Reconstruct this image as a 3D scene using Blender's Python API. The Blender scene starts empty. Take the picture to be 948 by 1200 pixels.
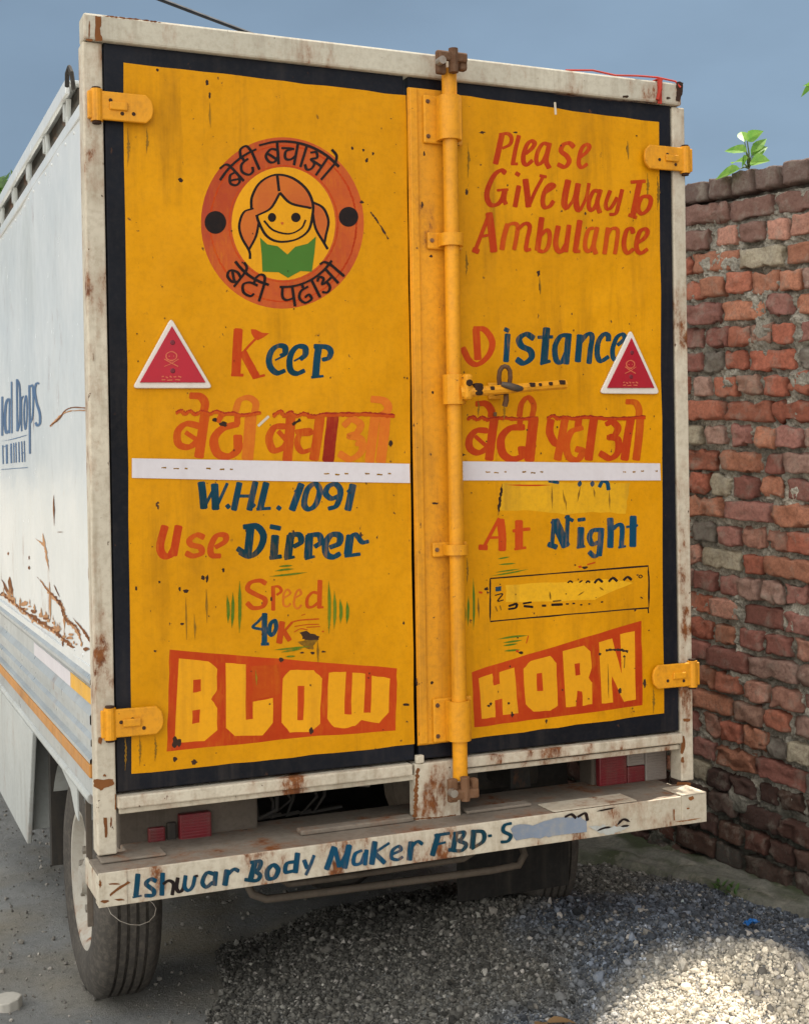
import bpy, bmesh, math, random
import numpy as np
from mathutils import Vector, Matrix

# ------------------------------------------------------------------ camera, sky, sun, exposure
S = bpy.context.scene
F_PX, YAW, PITCH, ROLL = 1549.5563, 0.40470, -0.0115, -0.0165
CAM = np.array([-0.6229, -3.2900, 1.5536]); CX, CY = 474.0, 571.1       # photo is 948 x 1200
PW, PH = 948.0, 1200.0
_cy, _sy = math.cos(YAW), math.sin(YAW); _cp, _sp = math.cos(PITCH), math.sin(PITCH)
FW = np.array([_sy*_cp, _cy*_cp, _sp]); _r = np.array([_cy, -_sy, 0.0]); _u = np.cross(_r, FW)
RT = math.cos(ROLL)*_r + math.sin(ROLL)*_u; UP = -math.sin(ROLL)*_r + math.cos(ROLL)*_u
cam = bpy.data.cameras.new('camera'); co = bpy.data.objects.new('camera', cam)
S.collection.objects.link(co); S.camera = co
cam.sensor_fit = 'VERTICAL'; cam.sensor_height = 36.0
cam.lens = F_PX/PH*36.0
cam.shift_y = (CY - PH/2)/PH
cam.clip_start = 0.05; cam.clip_end = 2000
co.matrix_world = Matrix(((RT[0], UP[0], -FW[0], CAM[0]), (RT[1], UP[1], -FW[1], CAM[1]),
                          (RT[2], UP[2], -FW[2], CAM[2]), (0, 0, 0, 1)))

SUN_T = Vector((-0.385, -0.185, -1.0)).normalized()        # direction the light travels
SUN_D = -SUN_T
sun = bpy.data.lights.new('sun', 'SUN'); sun.energy = 5.0; sun.angle = math.radians(0.6)
sun.color = (1.0, 0.94, 0.84)
so = bpy.data.objects.new('sun', sun); S.collection.objects.link(so)
so.rotation_euler = SUN_T.to_track_quat('-Z', 'Y').to_euler(); so.location = (3, 3, 12)
SUN_EL = math.asin(SUN_D.z); SUN_AZ = math.atan2(SUN_D.x, SUN_D.y)

W = bpy.data.worlds.new('World'); S.world = W; W.use_nodes = True
nt = W.node_tree; nt.nodes.clear()
def wn(t): return nt.nodes.new(t)
wout = wn('ShaderNodeOutputWorld'); b1 = wn('ShaderNodeBackground'); b2 = wn('ShaderNodeBackground'); mx = wn('ShaderNodeMixShader')
sky = wn('ShaderNodeTexSky'); sky.sky_type = 'NISHITA'; sky.sun_disc = False
sky.sun_elevation = SUN_EL; sky.sun_rotation = SUN_AZ
b1.inputs['Strength'].default_value = 0.08
nt.links.new(sky.outputs[0], b1.inputs['Color'])
tc = wn('ShaderNodeTexCoord')
dot = wn('ShaderNodeVectorMath'); dot.operation = 'DOT_PRODUCT'
dot.inputs[1].default_value = (-0.82, -0.48, 0.30)            # brightest cloud stands to the left and a little behind the photographer
nt.links.new(tc.outputs['Generated'], dot.inputs[0])
nz = wn('ShaderNodeTexNoise'); nz.inputs['Scale'].default_value = 2.6; nz.inputs['Detail'].default_value = 6; nz.inputs['Roughness'].default_value = 0.55
mp = wn('ShaderNodeMapping'); mp.inputs['Scale'].default_value = (1, 1, 2.2)
nt.links.new(tc.outputs['Generated'], mp.inputs[0]); nt.links.new(mp.outputs[0], nz.inputs['Vector'])
ad = wn('ShaderNodeMath'); ad.operation = 'MULTIPLY_ADD'; ad.inputs[1].default_value = 0.30
nt.links.new(nz.outputs['Fac'], ad.inputs[0]); nt.links.new(dot.outputs['Value'], ad.inputs[2])
rp = wn('ShaderNodeValToRGB'); cr = rp.color_ramp
cr.elements[0].position = 0.0; cr.elements[0].color = (0.118, 0.168, 0.222, 1)
cr.elements[1].position = 1.0; cr.elements[1].color = (1.35, 1.35, 1.30, 1)
e = cr.elements.new(0.30); e.color = (0.15, 0.18, 0.215, 1)
mr = wn('ShaderNodeMapRange'); mr.inputs['From Min'].default_value = -0.22; mr.inputs['From Max'].default_value = 1.0
nt.links.new(ad.outputs[0], mr.inputs['Value']); nt.links.new(mr.outputs[0], rp.inputs[0])
# slow mottling of the slate cloud ahead
nz2 = wn('ShaderNodeTexNoise'); nz2.inputs['Scale'].default_value = 5.0; nz2.inputs['Detail'].default_value = 7
nt.links.new(mp.outputs[0], nz2.inputs['Vector'])
mr2 = wn('ShaderNodeMapRange'); mr2.inputs['From Min'].default_value = 0.3; mr2.inputs['From Max'].default_value = 0.7
mr2.inputs['To Min'].default_value = 0.97; mr2.inputs['To Max'].default_value = 1.19
nt.links.new(nz2.outputs['Fac'], mr2.inputs['Value'])
sc_ = wn('ShaderNodeVectorMath'); sc_.operation = 'SCALE'
nt.links.new(rp.outputs[0], sc_.inputs[0]); nt.links.new(mr2.outputs[0], sc_.inputs['Scale'])
sx_ = wn('ShaderNodeSeparateXYZ'); nt.links.new(tc.outputs['Generated'], sx_.inputs[0])
mr3 = wn('ShaderNodeMapRange'); mr3.inputs['From Min'].default_value = -0.05; mr3.inputs['From Max'].default_value = 0.62     # the storm cloud ahead is heavier towards the left
mr3.inputs['To Min'].default_value = 0.76; mr3.inputs['To Max'].default_value = 1.06; nt.links.new(sx_.outputs['X'], mr3.inputs['Value'])
mr4 = wn('ShaderNodeMapRange'); mr4.inputs['From Min'].default_value = 0.2; mr4.inputs['From Max'].default_value = 0.7
nt.links.new(sx_.outputs['Y'], mr4.inputs['Value'])
mxf = wn('ShaderNodeMix'); mxf.inputs[2].default_value = 1.0; nt.links.new(mr4.outputs[0], mxf.inputs[0]); nt.links.new(mr3.outputs[0], mxf.inputs[3])
sc2 = wn('ShaderNodeVectorMath'); sc2.operation = 'SCALE'; nt.links.new(sc_.outputs[0], sc2.inputs[0]); nt.links.new(mxf.outputs[0], sc2.inputs['Scale']); sc_ = sc2
nt.links.new(sc_.outputs[0], b2.inputs['Color']); b2.inputs['Strength'].default_value = 1.0
mx.inputs[0].default_value = 0.88
nt.links.new(b1.outputs[0], mx.inputs[1]); nt.links.new(b2.outputs[0], mx.inputs[2]); nt.links.new(mx.outputs[0], wout.inputs[0])

S.view_settings.view_transform = 'Standard'; S.view_settings.look = 'None'
S.view_settings.exposure = 0.93; S.view_settings.gamma = 1.0; S.view_settings.use_curve_mapping = False

# ------------------------------------------------------------------ photo pixel -> point on a known plane
def ray(x, y): return FW + RT*((x-CX)/F_PX) - UP*((y-CY)/F_PX)
def onY(x, y, Y): d = ray(x, y); return CAM + d*((Y-CAM[1])/d[1])
def onX(x, y, X): d = ray(x, y); return CAM + d*((X-CAM[0])/d[0])
def onZ(x, y, Z): d = ray(x, y); return CAM + d*((Z-CAM[2])/d[2])
WX0, WY0, WS, WT = 2.45, 0.40, -0.12, 0.055        # brick wall: foot point, lean of its plan, slope of its courses
def onW(x, y, off=0.0):
    d = ray(x, y); t = (WX0+off+WS*(CAM[1]-WY0)-CAM[0])/(d[0]-WS*d[1]); return CAM + d*t

# ------------------------------------------------------------------ helpers
rng = np.random.default_rng(7); random.seed(7)
def vnoise(p, seed=0):
    p = np.asarray(p, float); i = np.floor(p).astype(np.int64); f = p - i; f = f*f*(3-2*f)
    def h(a, b, c):
        n = (a*374761393 + b*668265263 + c*2147483647 + seed*1274126177) & 0xffffffff
        n = ((n ^ (n >> 13))*1274126177) & 0xffffffff; n = n ^ (n >> 16); return (n & 0xffff)/65535.0
    r = 0
    for dx in (0, 1):
        for dy in (0, 1):
            for dz in (0, 1):
                w = (f[..., 0] if dx else 1-f[..., 0])*(f[..., 1] if dy else 1-f[..., 1])*(f[..., 2] if dz else 1-f[..., 2])
                r = r + w*h(i[..., 0]+dx, i[..., 1]+dy, i[..., 2]+dz)
    return r*2-1
def fbm(p, oct=3, seed=0):
    p = np.asarray(p, float); r = 0; a = 1.0
    for k in range(oct): r = r + a*vnoise(p*(2**k), seed+k); a *= 0.5
    return r

def wloc(o):
    l = Vector((0, 0, 0))
    while o is not None: l = l + o.location; o = o.parent
    return l
def link(name, me, mats, parent=None, loc=None):
    for m in (mats if isinstance(mats, (list, tuple)) else [mats]): me.materials.append(m)
    o = bpy.data.objects.new(name, me); S.collection.objects.link(o)
    if parent is not None:
        o.parent = parent; sh = wloc(parent)
    else:
        sh = Vector(loc) if loc is not None else Vector((0, 0, 0)); o.location = sh
    if sh.length > 0: me.transform(Matrix.Translation(-sh))
    return o
def empty(name, loc):
    o = bpy.data.objects.new(name, None); S.collection.objects.link(o); o.location = loc; o.empty_display_size = 0.1; return o
def tag(o, label=None, cat=None, group=None, kind=None):
    if label: o['label'] = label
    if cat: o['category'] = cat
    if group: o['group'] = group
    if kind: o['kind'] = kind
    return o

class MB:
    def __init__(s): s.v = []; s.f = []; s.m = []; s.k = 0
    def add(s, vs, fs, mi=0):
        b = len(s.v); s.v += [tuple(map(float, p)) for p in vs]
        for f in fs: s.f.append([b+i for i in f]); s.m.append(mi)
    def box(s, x0, x1, y0, y1, z0, z1, mi=0, bev=0.0, rot=None, piv=None):
        bm = bmesh.new(); bmesh.ops.create_cube(bm, size=1)
        for v in bm.verts:
            v.co = Vector(((x0+x1)/2+v.co.x*(x1-x0), (y0+y1)/2+v.co.y*(y1-y0), (z0+z1)/2+v.co.z*(z1-z0)))
        if bev: bmesh.ops.bevel(bm, geom=bm.edges[:], offset=bev, segments=2, affect='EDGES', profile=0.5)
        if rot is not None:
            p = Vector(piv); bmesh.ops.transform(bm, matrix=Matrix.Translation(p) @ rot @ Matrix.Translation(-p), verts=bm.verts)
        s.bm(bm, mi)
    def bm(s, bm, mi=0):
        bm.verts.index_update(); s.add([v.co for v in bm.verts], [[v.index for v in f.verts] for f in bm.faces], mi); bm.free()
    def tube(s, pts, r, n=10, mi=0, caps=True):
        pts = [Vector(p) for p in pts]; rs = r if isinstance(r, (list, tuple)) else [r]*len(pts)
        vs = []; up = None
        for i, p in enumerate(pts):
            t = ((pts[min(i+1, len(pts)-1)]-p).normalized() + (p-pts[max(i-1, 0)]).normalized())
            t = t.normalized() if t.length > 1e-9 else Vector((0, 0, 1))
            if up is None: up = Vector((0, 0, 1)) if abs(t.z) < 0.9 else Vector((1, 0, 0))
            a = t.cross(up).normalized(); b = a.cross(t).normalized(); up = b
            for k in range(n):
                an = 2*math.pi*k/n; vs.append(p + (a*math.cos(an)+b*math.sin(an))*rs[i])
        fs = []
        for i in range(len(pts)-1):
            for k in range(n): fs.append([i*n+k, i*n+(k+1) % n, (i+1)*n+(k+1) % n, (i+1)*n+k])
        if caps: fs.append(list(range(n))[::-1]); fs.append([(len(pts)-1)*n+k for k in range(n)])
        s.add(vs, fs, mi)
    def prism(s, poly, a0, a1, axis='Y', mi=0, bev=0.0):
        # poly in the two other axes, extruded along axis from a0 to a1
        def P(u, w, a): return {'Y': (u, a, w), 'X': (a, u, w), 'Z': (u, w, a)}[axis]
        bm = bmesh.new(); A = [bm.verts.new(P(u, w, a0)) for u, w in poly]; B = [bm.verts.new(P(u, w, a1)) for u, w in poly]
        n = len(poly); bm.faces.new(A); bm.faces.new(B[::-1])
        for i in range(n): bm.faces.new([A[i], B[i], B[(i+1) % n], A[(i+1) % n]])
        bmesh.ops.recalc_face_normals(bm, faces=bm.faces[:])
        if bev: bmesh.ops.bevel(bm, geom=bm.edges[:], offset=bev, segments=2, affect='EDGES', profile=0.5)
        s.bm(bm, mi)
    def lathe(s, prof, c, axis='X', n=48, mi=0):
        vs = []; fs = []
        for (a, r) in prof:
            for k in range(n):
                t = 2*math.pi*k/n; u, w = r*math.cos(t), r*math.sin(t)
                vs.append({'X': (c[0]+a, c[1]+u, c[2]+w), 'Y': (c[0]+u, c[1]+a, c[2]+w), 'Z': (c[0]+u, c[1]+w, c[2]+a)}[axis])
        for i in range(len(prof)-1):
            for k in range(n): fs.append([i*n+k, i*n+(k+1) % n, (i+1)*n+(k+1) % n, (i+1)*n+k])
        s.add(vs, fs, mi)
    def build(s, name, mats, parent=None, smooth=False, loc=None, angle=None):
        me = bpy.data.meshes.new(name); me.from_pydata(s.v, [], s.f)
        me.polygons.foreach_set('material_index', s.m)
        bm = bmesh.new(); bm.from_mesh(me)
        if not s.k: bmesh.ops.recalc_face_normals(bm, faces=bm.faces[:])
        bm.to_mesh(me); bm.free()
        if smooth: me.shade_smooth()
        if angle: me.shade_smooth(); me.set_sharp_from_angle(angle=math.radians(angle))
        me.update(); return link(name, me, mats, parent, loc)

# ------------------------------------------------------------------ materials
def mat(name):
    m = bpy.data.materials.new(name); m.use_nodes = True; n = m.node_tree.nodes; n.clear()
    out = n.new('ShaderNodeOutputMaterial'); b = n.new('ShaderNodeBsdfPrincipled')
    m.node_tree.links.new(b.outputs[0], out.inputs[0]); return m, m.node_tree, b
def N(t, typ, **kw):
    n = t.nodes.new(typ)
    for k, v in kw.items(): setattr(n, k, v)
    return n
def noise(t, scale, detail=5, rough=0.6, stretch=(1, 1, 1), off=(0, 0, 0)):
    c = N(t, 'ShaderNodeTexCoord'); m = N(t, 'ShaderNodeMapping'); m.inputs['Scale'].default_value = stretch; m.inputs['Location'].default_value = off
    z = N(t, 'ShaderNodeTexNoise'); z.inputs['Scale'].default_value = scale; z.inputs['Detail'].default_value = detail; z.inputs['Roughness'].default_value = rough
    t.links.new(c.outputs['Object'], m.inputs[0]); t.links.new(m.outputs[0], z.inputs['Vector']); return z.outputs['Fac']
def rng_(t, v, a, b, c=0.0, d=1.0):
    m = N(t, 'ShaderNodeMapRange'); m.inputs['From Min'].default_value = a; m.inputs['From Max'].default_value = b
    m.inputs['To Min'].default_value = c; m.inputs['To Max'].default_value = d; t.links.new(v, m.inputs['Value']); return m.outputs[0]
def mix(t, f, a, b):
    m = N(t, 'ShaderNodeMix', data_type='RGBA')
    if isinstance(f, (int, float)): m.inputs['Factor'].default_value = f
    else: t.links.new(f, m.inputs['Factor'])
    for s_, v in ((6, a), (7, b)):
        if isinstance(v, tuple): m.inputs[s_].default_value = (*v[:3], 1)
        else: t.links.new(v, m.inputs[s_])
    return m.outputs[2]
def mul(t, a, b):
    m = N(t, 'ShaderNodeMath', operation='MULTIPLY')
    for i, v in enumerate((a, b)):
        if isinstance(v, (int, float)): m.inputs[i].default_value = v
        else: t.links.new(v, m.inputs[i])
    return m.outputs[0]
def bump(t, b, h, strength=0.3, dist=0.002):
    n = N(t, 'ShaderNodeBump'); n.inputs['Strength'].default_value = strength; n.inputs['Distance'].default_value = dist
    t.links.new(h, n.inputs['Height']); t.links.new(n.outputs[0], b.inputs['Normal'])
RUST = (0.11, 0.035, 0.014); RUST2 = (0.22, 0.075, 0.02)
def paint(name, base, var=0.12, grime=(0.12, 0.09, 0.06), gamt=0.35, rust=0.0, rough=0.5, spec=0.22, streak=True, seed=0.0, metal=0.0, bstr=0.15, tone2=None, speck=0.0, dent=0.0, brushy=None, rvar=1.0):
    m, t, b = mat(name); off = (seed*3.1, seed*1.7, seed*2.3)
    lo = noise(t, 2.5, 4, 0.6, off=off); hi = noise(t, 60, 4, 0.7, off=off)
    dk = tuple(c*(1-var) for c in base); lt = tuple(min(1, c*(1+var)) for c in base)
    col = mix(t, rng_(t, lo, 0.3, 0.7), dk, tone2 or lt)
    col = mix(t, mul(t, rng_(t, hi, 0.45, 0.75), 0.35*gamt), col, grime)
    if streak:
        st = noise(t, 9, 5, 0.65, stretch=(2.2, 2.2, 0.16), off=off); st2 = noise(t, 3, 4, 0.6, off=(off[0]+4, 1, 2))
        col = mix(t, mul(t, mul(t, rng_(t, st, 0.5, 0.75), rng_(t, st2, 0.4, 0.65)), gamt), col, grime)
    if brushy:                                          # thin brushwork lets the ground colour through in streaks
        q1 = noise(t, 70, 4, 0.65, stretch=(1.5, 1.5, 0.22), off=off); q2 = noise(t, 9, 3, 0.6, off=(off[0]+1, 3, 2))
        col = mix(t, mul(t, mul(t, rng_(t, q1, 0.48, 0.72), rng_(t, q2, 0.42, 0.68)), 0.38), col, brushy)
    rv = None
    if speck:
        s1 = noise(t, 48, 3, 0.6, stretch=(1, 1, 0.8), off=(off[0]+9, 2, 5)); s2 = noise(t, 5, 3, 0.6, off=(off[0]+2, 7, 5))
        sp = mul(t, rng_(t, s1, 0.70, 0.74), rng_(t, s2, 0.52-0.1*speck, 0.60-0.1*speck)); col = mix(t, sp, col, (0.06, 0.028, 0.016))
    if rust > 0:
        r1 = noise(t, 7, 8, 0.72, stretch=(1, 1, 0.5), off=(off[0]+3, off[1]+8, off[2])); r2 = noise(t, 40, 4, 0.7, off=off)
        rv = rng_(t, r1, 0.68-0.22*rust, 0.74-0.22*rust); halo = rng_(t, r1, 0.60-0.22*rust, 0.72-0.22*rust)
        col = mix(t, mul(t, halo, 0.45), col, RUST2); col = mix(t, rv, col, mix(t, rng_(t, r2, 0.35, 0.65), RUST, RUST2))
    t.links.new(col, b.inputs['Base Color']); b.inputs['Specular IOR Level'].default_value = spec; b.inputs['Metallic'].default_value = metal
    rr = rng_(t, noise(t, 14, 4, 0.6, off=off), 0.3, 0.7, rough-0.08*rvar, rough+0.14*rvar); t.links.new(rr, b.inputs['Roughness'])
    bump(t, b, noise(t, 35, 5, 0.6, off=off), bstr, 0.003)
    if dent:
        n1 = [n_ for n_ in t.nodes if n_.type == 'BUMP'][0]; n2 = N(t, 'ShaderNodeBump'); n2.inputs['Strength'].default_value = dent; n2.inputs['Distance'].default_value = 0.03
        t.links.new(noise(t, 3.2, 3, 0.5, off=(off[0]+6, 2, 1)), n2.inputs['Height']); t.links.new(n2.outputs[0], n1.inputs['Normal'])
    return m
M = {}
M['yellow'] = paint('yellow_paint', (0.615, 0.258, 0.0020), 0.10, (0.20, 0.083, 0.006), 0.6, 0.0, 0.46, spec=0.10, dent=0.9, tone2=(0.66, 0.285, 0.0025), speck=1.0, seed=1, bstr=0.10)
M['yellow2'] = paint('yellow_hardware_paint', (0.66, 0.275, 0.010), 0.12, (0.20, 0.085, 0.015), 0.9, 0.20, 0.45, seed=2, spec=0.25, speck=1.2, bstr=0.3)
M['yellow_letter'] = paint('yellow_letter_paint', (0.70, 0.31, 0.010), 0.08, (0.3, 0.12, 0.015), 0.5, 0.0, 0.5, seed=3, spec=0.1)
M['yellow_fresh'] = paint('yellow_overpaint', (0.72, 0.37, 0.012), 0.14, (0.25, 0.13, 0.02), 0.8, 0.0, 0.45, seed=4, spec=0.12)
M['navy'] = paint('blue_black_paint', (0.006, 0.007, 0.011), 0.4, (0.05, 0.04, 0.035), 0.5, 0.0, 0.48, seed=5, spec=0.14, speck=0.7)
M['beige'] = paint('beige_paint', (0.53, 0.47, 0.37), 0.14, (0.20, 0.14, 0.08), 1.1, 0.54, 0.55, seed=6, speck=1.6)
M['beige_clean'] = paint('beige_beam_paint', (0.47, 0.43, 0.345), 0.12, (0.20, 0.15, 0.10), 1.0, 0.42, 0.55, seed=7, speck=1.4)
M['white'] = paint('white_body_paint', (0.57, 0.59, 0.585), 0.04, (0.42, 0.37, 0.30), 0.18, 0.05, 0.24, seed=8, spec=0.5, tone2=(0.66, 0.66, 0.64), bstr=0.0, rvar=0.25, dent=0.25)
M['silver'] = paint('silver_sheet_paint', (0.42, 0.44, 0.44), 0.12, (0.22, 0.19, 0.15), 0.5, 0.10, 0.34, seed=9, metal=0.35)
M['greywhite'] = paint('dusty_white_paint', (0.42, 0.43, 0.41), 0.12, (0.18, 0.15, 0.11), 0.7, 0.10, 0.5, seed=10)
M['orange'] = paint('orange_stripe_paint', (0.50, 0.22, 0.05), 0.14, (0.24, 0.15, 0.07), 1.0, 0.3, 0.45, seed=11)
M['dustplate'] = paint('dusty_plate', (0.20, 0.165, 0.13), 0.3, (0.075, 0.052, 0.036), 1.2, 0.45, 0.8, seed=12, streak=False)
M['chassis'] = paint('grimy_chassis', (0.030, 0.027, 0.024), 0.3, (0.09, 0.07, 0.05), 0.6, 0.15, 0.7, seed=13)
M['rustmetal'] = paint('rusty_iron', (0.10, 0.045, 0.022), 0.4, (0.28, 0.2, 0.14), 0.6, 0.0, 0.75, seed=14, tone2=(0.20, 0.10, 0.05), streak=False, bstr=0.5)
M['rust'] = paint('rust_stain', (0.13, 0.042, 0.016), 0.4, (0.25, 0.09, 0.03), 0.7, 0.0, 0.85, spec=0.2, seed=15, tone2=(0.26, 0.10, 0.03), streak=False, bstr=0.4)
M['rust2'] = paint('thin_rust_run', (0.40, 0.20, 0.09), 0.3, (0.5, 0.35, 0.2), 0.8, 0.0, 0.7, spec=0.2, seed=15.5, streak=False)
M['chip'] = paint('dark_chip', (0.035, 0.018, 0.012), 0.4, (0.10, 0.05, 0.02), 0.6, 0.0, 0.85, spec=0.2, seed=16, streak=False)
M['scratch'] = paint('bare_scrape', (0.55, 0.47, 0.36), 0.2, (0.3, 0.2, 0.1), 0.5, 0, 0.6, seed=16.5, streak=False)
M['red'] = paint('red_lettering_paint', (0.43, 0.032, 0.006), 0.2, (0.58, 0.15, 0.008), 0.3, 0.0, 0.5, seed=17, tone2=(0.50, 0.055, 0.008), spec=0.1, brushy=(0.60, 0.23, 0.006))
M['orangered'] = paint('orange_red_lettering_paint', (0.47, 0.055, 0.007), 0.2, (0.60, 0.18, 0.008), 0.4, 0.0, 0.5, seed=18, tone2=(0.52, 0.075, 0.008), spec=0.1, brushy=(0.60, 0.23, 0.006))
M['darkred'] = paint('dark_red_lettering_paint', (0.30, 0.020, 0.010), 0.25, (0.4, 0.08, 0.012), 0.5, 0.0, 0.5, seed=19, spec=0.1, brushy=(0.60, 0.23, 0.006))
M['faded'] = paint('faded_orange_lettering_paint', (0.55, 0.13, 0.014), 0.15, (0.64, 0.24, 0.012), 0.8, 0.0, 0.5, seed=20, spec=0.1, brushy=(0.60, 0.23, 0.006))
M['teal'] = paint('teal_lettering_paint', (0.006, 0.050, 0.066), 0.4, (0.01, 0.03, 0.03), 0.4, 0.0, 0.45, seed=21, tone2=(0.006, 0.062, 0.125), spec=0.1, brushy=(0.60, 0.23, 0.006))
M['black'] = paint('black_lettering_paint', (0.014, 0.010, 0.010), 0.4, (0.10, 0.04, 0.02), 0.3, 0.0, 0.5, seed=22, spec=0.1)
M['smear'] = paint('brown_smear_paint', (0.20, 0.10, 0.012), 0.4, (0.6, 0.3, 0.012), 0.8, 0.0, 0.5, seed=22.5, spec=0.1)
M['green'] = paint('green_lettering_paint', (0.075, 0.155, 0.012), 0.25, (0.4, 0.25, 0.012), 0.6, 0.0, 0.5, seed=23, spec=0.1, brushy=(0.60, 0.23, 0.006))
M['bookgreen'] = paint('green_emblem_paint', (0.055, 0.145, 0.022), 0.12, (0.1, 0.1, 0.02), 0.3, 0.0, 0.5, seed=24, spec=0.1)
M['ring'] = paint('red_emblem_paint', (0.46, 0.060, 0.022), 0.25, (0.30, 0.030, 0.03), 0.8, 0.0, 0.5, seed=25, tone2=(0.56, 0.12, 0.02), spec=0.1, brushy=(0.60, 0.23, 0.006))
M['hair'] = paint('orange_emblem_paint', (0.50, 0.095, 0.03), 0.2, (0.56, 0.17, 0.02), 0.6, 0.0, 0.5, seed=26, tone2=(0.58, 0.16, 0.02), spec=0.1)
M['bluegrey'] = paint('blue_grey_overpaint', (0.20, 0.24, 0.31), 0.2, (0.42, 0.36, 0.25), 0.8, 0.0, 0.5, seed=27)
M['blueprint'] = paint('faded_blue_print', (0.045, 0.10, 0.20), 0.2, (0.25, 0.30, 0.36), 0.5, 0.0, 0.45, seed=28)
M['tape'] = paint('white_reflective_tape', (0.60, 0.56, 0.58), 0.06, (0.40, 0.34, 0.34), 0.4, 0.0, 0.35, seed=29)
M['yellowtape'] = paint('yellow_reflector_tape', (0.70, 0.36, 0.02), 0.15, (0.2, 0.1, 0.04), 0.5, 0.0, 0.35, seed=30)
M['reflector'] = paint('red_reflector', (0.36, 0.010, 0.022), 0.15, (0.26, 0.02, 0.03), 0.6, 0.0, 0.34, seed=31, streak=False, spec=0.3)
M['reflrim'] = paint('white_reflector_rim', (0.66, 0.60, 0.54), 0.06, (0.4, 0.3, 0.2), 0.4, 0.0, 0.4, seed=32)
M['reflmark'] = paint('reflector_moulded_mark', (0.55, 0.12, 0.06), 0.1, (0.4, 0.1, 0.05), 0.3, 0.0, 0.4, seed=33)
M['reflscrew'] = paint('reflector_screw', (0.16, 0.02, 0.03), 0.1, (0.1, 0.05, 0.05), 0.3, 0.0, 0.4, seed=34)
M['redlens'] = paint('dusty_red_lens', (0.17, 0.012, 0.018), 0.25, (0.13, 0.07, 0.055), 0.9, 0.0, 0.38, seed=35, spec=0.5)
M['clearlens'] = paint('dusty_clear_lens', (0.26, 0.22, 0.19), 0.2, (0.14, 0.11, 0.09), 0.8, 0.0, 0.4, seed=36, spec=0.5)
M['lamphouse'] = paint('dusty_lamp_housing', (0.10, 0.080, 0.062), 0.3, (0.045, 0.034, 0.026), 1.1, 0.0, 0.7, seed=37)
M['rubber'] = paint('dusty_rubber', (0.058, 0.051, 0.044), 0.35, (0.20, 0.17, 0.135), 1.1, 0.0, 0.85, spec=0.2, seed=38, streak=False)
M['rim'] = paint('dusty_rim', (0.36, 0.33, 0.28), 0.2, (0.16, 0.12, 0.08), 0.8, 0.15, 0.6, seed=39, streak=False)
M['steel'] = paint('worn_steel', (0.30, 0.27, 0.23), 0.2, (0.12, 0.07, 0.04), 0.8, 0.2, 0.45, seed=40, metal=0.6)
M['ribbon'] = paint('red_ribbon', (0.38, 0.04, 0.025), 0.2, (0.2, 0.03, 0.02), 0.5, 0.0, 0.8, seed=41)
M['cable'] = paint('black_cable', (0.02, 0.022, 0.028), 0.1, (0.03, 0.03, 0.03), 0.2, 0.0, 0.6, seed=42)
M['latch'] = paint('greasy_latch_iron', (0.09, 0.075, 0.06), 0.3, (0.16, 0.09, 0.05), 0.8, 0.3, 0.5, seed=62, metal=0.4)
M['flap'] = paint('black_rubber_flap', (0.016, 0.015, 0.014), 0.3, (0.06, 0.05, 0.04), 0.6, 0.0, 0.85, seed=61, spec=0.2)
M['rail_shade'] = paint('rail_shade_paint', (0.055, 0.05, 0.043), 0.4, (0.15, 0.12, 0.09), 0.8, 0.25, 0.75, seed=60)  # dark colour standing for the shade below the roof rail
M['glass'] = paint('cab_glass', (0.03, 0.035, 0.04), 0.1, (0.1, 0.09, 0.08), 0.3, 0.0, 0.1, seed=43, spec=0.6)

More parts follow.
